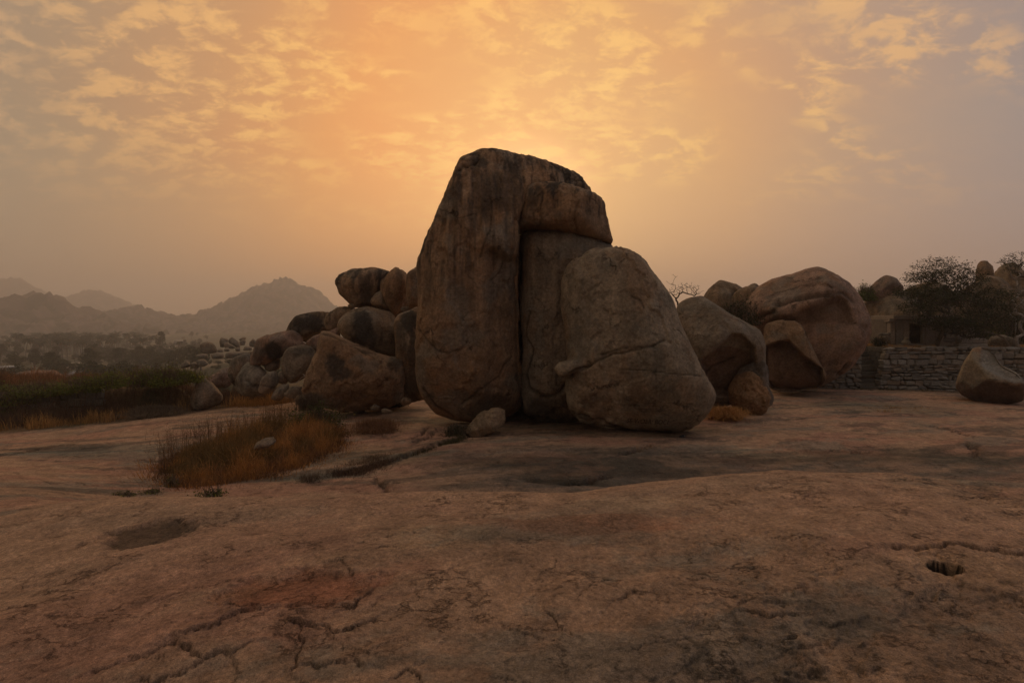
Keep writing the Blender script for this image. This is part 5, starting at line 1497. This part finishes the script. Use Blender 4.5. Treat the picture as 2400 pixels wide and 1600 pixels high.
for (cx, ty, D, lab) in ((2040, 375, 330, 'lone palm tree above the bushy trees, nearest the white roof'), (120, 400, 330, 'palm tree at far left with a drooping head'), (870, 400, 330, 'palm tree in front of the shaggy tree'),
                         (720, 280, 470, 'tall palm tree at the left end of the far palm row')):
    px, py = CL(cx, ty); x = (px - CX) / F * D; g = float(G(x, D)); topz = E + (HZ - py) / F * D
    place_tree(palms[0], x, D, (topz - g) / 13.0, lab, VT, 'palm_tree')
rs = random.Random(5)
for i in range(130):
    px = rs.triangular(-10, 370, 180); D = rs.uniform(330, 560) if i % 3 else rs.uniform(250, 380)
    if 205 < px < 300 and D < 330: D += 150
    x = (px - CX) / F * D
    place_tree(palms[i % 3], x, D, rs.uniform(.85, 1.3), 'hazy coconut palm among the many in the valley grove', 'coconut palms in the valley grove', 'palm_tree')
for i in range(190):
    px = rs.uniform(-20, 480); D = rs.choice([rs.uniform(170, 300), rs.uniform(300, 560), rs.uniform(300, 560), rs.uniform(560, 850)]); x = (px - CX) / F * D
    if 140 < px < 185 and D < 260: continue
    place_tree(broads[i % 4], x, D, rs.uniform(.6, 1.05), 'hazy round tree among the many on the valley floor', 'round trees on the valley floor', 'valley_tree', rs.uniform(1, 1.4))
for i in range(60):
    px = rs.uniform(300, 640); D = rs.uniform(55, 210); x = (px - CX) / F * D
    place_tree(broads[i % 3], x, D, rs.uniform(.14, .3), 'low hazy bush among the rocks of the spur', 'bushes on the spur', 'spur_bush', rs.uniform(1.2, 2.2))

# ------------------------------------------------------------------ stonework
def rough_block(x0, x1, y0, y1, z0, z1, rs, jit=.02, ch=.02, col=(.22, .19, .15)):
    """block with chipped edges and slightly uneven faces: 24 vertices"""
    V = []
    c = np.array([(x0 + x1) / 2, (y0 + y1) / 2, (z0 + z1) / 2]); h = np.array([x1 - x0, y1 - y0, z1 - z0]) / 2
    ch = min(ch, h.min() * .5)
    idx = {}
    for sx in (-1, 1):
        for sy in (-1, 1):
            for sz in (-1, 1):
                j = rs.normal(0, jit, 3)
                for a in range(3):
                    s = np.array([sx, sy, sz], float); v = s * (h - ch); v[a] = s[a] * h[a]
                    idx[(sx, sy, sz, a)] = len(V); V.append(c + v + j)
    Q, T = [], []
    for a in range(3):
        b_, c_ = (a + 1) % 3, (a + 2) % 3
        for s in (-1, 1):
            def k(u, v):
                t = [0, 0, 0]; t[a] = s; t[b_] = u; t[c_] = v; return idx[(*t, a)]
            q = [k(-1, -1), k(1, -1), k(1, 1), k(-1, 1)]; Q.append(q if s > 0 else q[::-1])
    for a in range(3):                                  # chamfers along edges parallel to a
        b_, c_ = (a + 1) % 3, (a + 2) % 3
        for u in (-1, 1):
            for v in (-1, 1):
                def k(s, face):
                    t = [0, 0, 0]; t[a] = s; t[b_] = u; t[c_] = v; return idx[(*t, face)]
                q = [k(-1, b_), k(1, b_), k(1, c_), k(-1, c_)]; Q.append(q if u * v < 0 else q[::-1])
    for sx in (-1, 1):
        for sy in (-1, 1):
            for sz in (-1, 1):
                t = [idx[(sx, sy, sz, 0)], idx[(sx, sy, sz, 1)], idx[(sx, sy, sz, 2)]]
                T.append(t if sx * sy * sz > 0 else t[::-1])
    return np.array(V), np.array(Q), np.array(T), col


def block_obj(name, x0, x1, y0, y1, z0, z1, rs, parent=None, col=(.22, .19, .15), jit=.012, ch=.02, mat=None):
    V, Q, T, c = rough_block(x0, x1, y0, y1, z0, z1, rs, jit, ch, col)
    cc = V.mean(0); pl = np.array(parent.location) if parent is not None else np.zeros(3)
    me = mesh_np(name, V - cc, Q, np.tile(np.array(c) * rs.uniform(.8, 1.2), (len(V), 1)), False, T)
    return link(name, me, mat or M_STONE, parent, loc=tuple(cc - pl))


STONEC = [(.23, .21, .175), (.255, .235, .195), (.205, .195, .17), (.26, .215, .165), (.225, .215, .19)]


def masonry(root, xa, xb, zb, zt, yf, depth, rs, hrow=.225, wst=(.2, .72), slantL=0.0, slantR=0.0, toppx=None):
    z = zb; row = 0
    while z < zt - .06:
        h = hrow * rs.uniform(.65, 1.5)
        if z + h > zt - .1: h = zt - z
        f = (z - zb) / (zt - zb)
        x = xa + slantL * f; xe = xb + slantR * f
        while x < xe - .05:
            w = rs.uniform(*wst)
            if x + w > xe - .15: w = xe - x
            g = .008 + .010 * rs.random()
            base = float(G(x + w / 2, yf - .3))
            if z + h > base:
                dz = rs.normal(0, .012); hh = h
                if rs.random() < .12 and z + h * 1.9 < zt: hh = h * 1.0
                y0 = yf + rs.normal(0, .025)
                col = STONEC[rs.integers(len(STONEC))]
                if rs.random() < .18 and w > .45:        # two thin stones in one bed
                    sp = h * rs.uniform(.4, .6)
                    block_obj('stone', x + g, x + w - g, y0, y0 + depth, z + g, z + sp - g * .6, rs, root, col, .014, .022)
                    block_obj('stone', x + g, x + w - g, y0 + .02, y0 + depth, z + sp + g * .6, z + h - g, rs, root, STONEC[rs.integers(5)], .014, .022)
                else:
                    block_obj('stone', x + g, x + w - g, y0, y0 + depth, z + g + dz, z + hh - g + dz, rs, root, col, .026, .03)
            x += w
        z += h; row += 1


def empty(name, loc, label, cat, group=None):
    o = bpy.data.objects.new(name, None); C.objects.link(o); o.location = loc
    return tag(o, label, cat, group)


rs = np.random.default_rng(300)
WY = 27.30
zt = E - 1.44
w1 = empty('retaining_wall', (23, WY, E - 3.8), 'main dry stone terrace wall between the steps and the saddle-shaped boulder', 'wall')
masonry(w1, 19.52, 28.6, E - 3.95, zt, WY, .42, rs, slantL=.50)
w2 = empty('retaining_wall', (17.5, WY, E - 3.8), 'short stretch of stone wall left of the steps, beside the huge rounded boulder', 'wall')
masonry(w2, 15.6, 18.70, E - 3.95, zt, WY + .05, .42, rs, wst=(.25, .55))
w3 = empty('retaining_wall', (31, WY, E - 3.8), 'low continuation of the stone wall behind the saddle-shaped boulder', 'wall')
masonry(w3, 28.65, 33.5, E - 3.9, zt - .28, WY, .42, rs)
st = empty('stone_steps', (19.3, 28, E - 3.8), 'steep narrow flight of stone steps, darkened for shade, set into the terrace wall', 'steps')
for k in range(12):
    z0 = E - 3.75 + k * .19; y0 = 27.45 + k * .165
    block_obj('step', 18.74, 20.15, y0, y0 + .34, z0 - .03, z0 + .15, rs, st, tuple(v * .55 for v in STONEC[k % 5]), .01, .015)  # stone colour darkened to imitate the deep recess's shade
for k, x in enumerate((18.50, 20.16)):             # side linings of the stair well, their stone also darkened for shade
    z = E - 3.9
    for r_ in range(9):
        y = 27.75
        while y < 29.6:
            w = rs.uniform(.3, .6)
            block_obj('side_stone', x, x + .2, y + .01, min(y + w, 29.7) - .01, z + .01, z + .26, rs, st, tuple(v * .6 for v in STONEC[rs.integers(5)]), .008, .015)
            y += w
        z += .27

# shrine on the terrace
SD = 29.6
rs = np.random.default_rng(310)


def pblock(parent, name, X0, Y0, X1, Y1, depth, dy=0.0, col=(.21, .175, .14), conv=C4, jit=.01, ch=.018, D=SD):
    col = tuple(c * 1.45 for c in col)
    a = at(*conv(X0, Y1), D + dy); b = at(*conv(X1, Y0), D + dy)
    return block_obj(name, a[0], b[0], D + dy, D + dy + depth, a[2], b[2], rs, parent, col, jit, ch)


sb = at(*C4(600, 600), SD)
sh = empty('shrine', sb, 'small flat-roofed stone shrine with a dark doorway under the leafy tree', 'shrine')
pblock(sh, 'roof_slab', 300, 128, 1320, 190, 1.9, -.18, (.19, .16, .13))
pblock(sh, 'bracket', 236, 176, 332, 232, .5, -.12)
pblock(sh, 'pillar', 250, 234, 326, 584, .3, -.02)
pblock(sh, 'wall_slab', 334, 194, 456, 586, .22, .05, (.20, .175, .145))
pblock(sh, 'door_jamb', 463, 252, 552, 586, .24, 0)
pblock(sh, 'lintel', 460, 194, 800, 250, .26, -.02)
pblock(sh, 'door_jamb', 762, 252, 790, 586, .24, 0)
pblock(sh, 'wall_slab', 793, 252, 950, 592, .22, .06, (.205, .165, .13))
pblock(sh, 'wall_slab', 953, 194, 1026, 592, .22, .10)
pblock(sh, 'pillar', 1030, 240, 1104, 600, .26, -.02)
pblock(sh, 'lintel', 804, 194, 1320, 240, .26, -.02)
pblock(sh, 'sill', 552, 572, 762, 600, .3, -.05, (.24, .2, .16))
pblock(sh, 'niche_back', 1104, 240, 1285, 600, .2, .35, (.16, .14, .12))
pblock(sh, 'niche_panel', 1118, 326, 1275, 400, .12, .10, (.23, .2, .17))
pblock(sh, 'niche_panel', 1122, 425, 1275, 480, .12, .06, (.26, .23, .2))
pblock(sh, 'niche_block', 1084, 490, 1288, 540, .35, -.04, (.17, .15, .13))
pblock(sh, 'niche_block', 1092, 545, 1200, 604, .33, -.02)
pblock(sh, 'niche_block', 1206, 545, 1290, 604, .33, 0)
pblock(sh, 'pillar', 1292, 240, 1345, 610, .26, -.04)
a = at(*C4(250, 600), SD); b = at(*C4(1345, 190), SD)
block_obj('side_wall', a[0], a[0] + .25, SD + .3, SD + 1.7, a[2], b[2], rs, sh, (.2, .17, .14))
block_obj('side_wall', b[0] - .25, b[0], SD + .3, SD + 1.7, a[2], b[2], rs, sh, (.2, .17, .14))
block_obj('back_wall', a[0] + .26, b[0] - .26, SD + 1.5, SD + 1.7, a[2], b[2], rs, sh, (.2, .17, .14))
rp = empty('rubble_wall', at(*C4(170, 560), SD), 'low wall of small stones at the left corner of the shrine', 'wall')
a = at(*C4(104, 570), SD); b = at(*C4(244, 400), SD)
masonry(rp, a[0], b[0], a[2], b[2], SD - .05, .3, rs, hrow=.17, wst=(.15, .35))
# free-standing carved block right of the shrine
cb = empty('carved_block', at(*C4(1450, 500), SD), 'upright carved stone slab between shrine and stepped platform', 'stone block')
pblock(cb, 'slab', 1350, 320, 1535, 500, .25, .05, (.23, .19, .155)); pblock(cb, 'post', 1538, 303, 1582, 510, .22, 0, (.24, .2, .16))
pf = empty('stepped_platform', at(*C4(1570, 650), SD), 'pale stepped stone platform of three courses right of the shrine', 'platform')
pblock(pf, 'course', 1350, 500, 1782, 568, .9, -.25, (.30, .26, .215)); pblock(pf, 'course', 1332, 571, 1784, 618, 1.0, -.32, (.27, .235, .19)); pblock(pf, 'course', 1320, 620, 1812, 664, 1.15, -.42, (.27, .235, .19))
sb_ = pblock(None, 'stone_block', 1566, 482, 1758, 530, .35, .75, (.30, .26, .215)); tag(sb_, 'loose oblong stone block lying on the back of the stepped platform', 'stone block')
ls = pblock(None, 'stone_slab', 700, 596, 1130, 640, .5, -.75, (.19, .165, .13)); tag(ls, 'long low stone slab lying in the grass before the shrine door', 'slab')
ls = pblock(None, 'stone_slab', 110, 604, 520, 628, .4, -.9, (.17, .15, .12)); tag(ls, 'dark flat kerb slab at the head of the stone steps', 'slab')


def lathe_obj(name, prof, seg, mat, parent, loc, col):
    V = []; n = len(prof)
    for r, z in prof:
        for k in range(seg):
            t = 2 * math.pi * k / seg; V.append((r * math.cos(t), r * math.sin(t) * .8, z))
    Q = [[i * seg + k, i * seg + (k + 1) % seg, (i + 1) * seg + (k + 1) % seg, (i + 1) * seg + k] for i in range(n - 1) for k in range(seg)]
    return link(name, mesh_np(name, V, Q, np.tile(col, (len(V), 1))), mat, parent, loc)


ib = at(*C4(488, 596), SD - .35)
idol = empty('stone_idol', ib, 'small rounded seated stone figure on a flat base by the shrine door', 'statue')
block_obj('base', ib[0] - .34, ib[0] + .30, ib[1] - .2, ib[1] + .2, ib[2] - .05, ib[2] + .06, rs, idol, (.24, .2, .15))
lathe_obj('body', [(0.0, .05), (.24, .06), (.26, .14), (.20, .24), (.13, .30), (.10, .33)], 14, M_STONE, idol, (0, 0, 0), (.26, .22, .16))
lathe_obj('head', [(0.0, .31), (.09, .33), (.125, .39), (.11, .45), (.06, .49), (0, .5)], 14, M_STONE, idol, (.04, -.02, -.04), (.26, .22, .16))
# small black object of unclear kind on the rock in front of the bell-shaped boulder
x, y, z = gpt(1567, 1004, 5.5)
d, q = cubesphere(10)
V = d * [.085, .06, .042]; V[:, 2] = np.where(V[:, 2] < 0, V[:, 2] * .4, V[:, 2]) + .02 * np.exp(-((d[:, 0] - .4) / .3) ** 2) * (d[:, 2] > 0)
m_gl = flat_mat('glossy_black', (.012, .012, .016), .3)
tag(link('small_black_object', mesh_np('small_black_object', V, q), m_gl, loc=(x, y, z + .012)), 'small glossy black object lying alone on the rock before the bell-shaped boulder', 'stone')
for k, (px, py, s) in enumerate(((2085, 1338, .02), (1570, 962, .03), (908, 1141, .02))):
    x, y, z = gpt(px, py, 1.5); V = d * [s, s * .8, s * .4]
    tag(link('pale_chip', mesh_np('pale_chip', V, q, np.tile((.6, .58, .5), (len(V), 1))), M_STONE, loc=(x, y, z + .004)),
        ('white chip of stone near the round hole in the foreground', 'tiny white chip at the edge of the dry orange bush', 'tiny pale chip on the crest of the foreground hump')[k], 'stone chip')

# field wall at the left, nearly swallowed by shrubs
rs = np.random.default_rng(320)
fw = empty('field_wall', (-18, 20.1, E - 3.9), 'low dark stone wall of the field, half hidden by green shrubs', 'wall')
for seg in range(4):
    xa = -23.4 + seg * 1.75
    yy = 20.22 - .25 * math.sin((xa + .85) * .8)
    masonry(fw, xa, xa + 1.72, E - 3.75, E - 2.80 + .05 * math.sin(xa), yy, .3, rs, hrow=.24, wst=(.3, .8))

# huts and sheds in the valley
def hut(px0, px1, pytop, pybase, D, label, wall=(.45, .42, .38), roofc=(.30, .30, .30), flat=False):
    x0 = (px0 - CX) / F * D; x1 = (px1 - CX) / F * D; z1 = E + (HZ - pytop) / F * D; z0 = min(float(G(x0, D)), z1 - 2.2)
    r_ = empty('hut', ((x0 + x1) / 2, D, z0), label, 'hut')
    zz = z0 + (z1 - z0) * (.92 if flat else .7)
    block_obj('wall', x0, x1, D, D + 5, z0, zz, np.random.default_rng(1), r_, wall, 0, .02)
    if flat: block_obj('roof', x0 - .3, x1 + .3, D - .4, D + 5.4, zz + .01, z1, np.random.default_rng(2), r_, roofc, 0, .02)
    else:
        V = [(x0 - .4, D - .5, zz + .01), (x1 + .4, D - .5, zz + .01), (x1 + .4, D + 5.5, zz + .01), (x0 - .4, D + 5.5, zz + .01), (x0 + .8, D + 2.5, z1), (x1 - .8, D + 2.5, z1)]
        me = mesh_np('roof', np.array(V) - np.array(r_.location), [[0, 1, 5, 4], [2, 3, 4, 5]], np.tile(roofc, (6, 1)), False, [[1, 2, 5], [3, 0, 4], [0, 2, 1], [0, 3, 2]])
        link('roof', me, M_STONE, r_)
    xm = (x0 + x1) / 2
    block_obj('door', xm - .5, xm + .5, D - .04, D - .01, z0, z0 + 2.0, np.random.default_rng(3), r_, (.08, .07, .06), 0, .01)


hut(148, 180, 853, 868, 150, 'grey-roofed hut among the trees, just above the long low rock', (.5, .46, .42), (.33, .34, .35))
hut(-8, 18, 842, 850, 190, 'pale flat roof at the far left edge of the valley', (.3, .28, .26), (.55, .55, .55), True)
hut(400, 418, 781.5, 788, 520, 'white-roofed shed far off beside the lone palm', (.3, .28, .25), (.75, .72, .68), True)
hut(301, 308, 775, 781, 560, 'tiny white shed in the middle of the palm grove', (.6, .58, .52), (.7, .68, .6), True)
hut(150, 185, 834, 846, 230, 'pale wall of a house behind the hut yard', (.55, .47, .38), (.5, .45, .38), True)

# worn painted lettering low on the bell-shaped boulder
def lettering():
    boulder_o = [o for o in C.objects if o.get('label', '').startswith('grey brown bell')][0]
    fc = bpy.data.curves.new('lettering', 'FONT'); fc.body = 'SE WOER: BOCI'; fc.size = .20; fc.extrude = .004; fc.align_x = 'CENTER'; fc.space_character = 1.05
    t = bpy.data.objects.new('tmp', fc); C.objects.link(t)
    dg = bpy.context.evaluated_depsgraph_get(); me = bpy.data.meshes.new_from_object(t.evaluated_get(dg)); bpy.data.objects.remove(t)
    from mathutils.bvhtree import BVHTree
    bvh = BVHTree.FromObject(boulder_o, dg)
    cx, cy, cz = at(1473, 962, 14.2)
    col = me.color_attributes.new('tint', 'FLOAT_COLOR', 'POINT')
    ox, oy, oz = boulder_o.location
    w = max(v.co.x for v in me.vertices) - min(v.co.x for v in me.vertices)
    sx = 1.02 / w
    for v in me.vertices:
        x = cx + v.co.x * sx; z = cz + (v.co.y) * .95
        hit = bvh.ray_cast(Vector((x - ox, -6, z - oz)), Vector((0, 1, 0)))[0]
        yy = hit.y if hit else -1.2
        v.co = (x - ox, yy - .004 - v.co.z * .5, z - oz)
    col.data.foreach_set('color', np.tile(np.array([.07, .055, .04, 1], np.float32), len(me.vertices)))
    o = link('lettering', me, M_ROCK, boulder_o)


lettering()

# ------------------------------------------------------------------ the dusty air
hz = bpy.data.objects.new('haze', None)
hx, hy0, hy1, hz0, hz1 = 2900, -2900, 2900, -60, 200
me = mesh_np('haze', [(x, y, z) for x in (-hx, hx) for y in (hy0, hy1) for z in (hz0, hz1)], [[0, 1, 3, 2], [4, 6, 7, 5], [0, 4, 5, 1], [2, 3, 7, 6], [0, 2, 6, 4], [1, 5, 7, 3]], None, False)
m = bpy.data.materials.new('dusty_air'); m.use_nodes = True
nt = m.node_tree; nt.nodes.clear()
pv = nt.nodes.new('ShaderNodeVolumePrincipled'); pv.inputs['Density'].default_value = 0.0007; pv.inputs['Color'].default_value = (0.97, 0.93, 0.92, 1); pv.inputs['Anisotropy'].default_value = 0.35
om = nt.nodes.new('ShaderNodeOutputMaterial'); nt.links.new(pv.outputs[0], om.inputs['Volume'])
m.cycles.homogeneous_volume = True
bpy.data.objects.remove(hz)
tag(link('haze', me, m), 'thin brown evening haze filling the valley', kind='stuff')
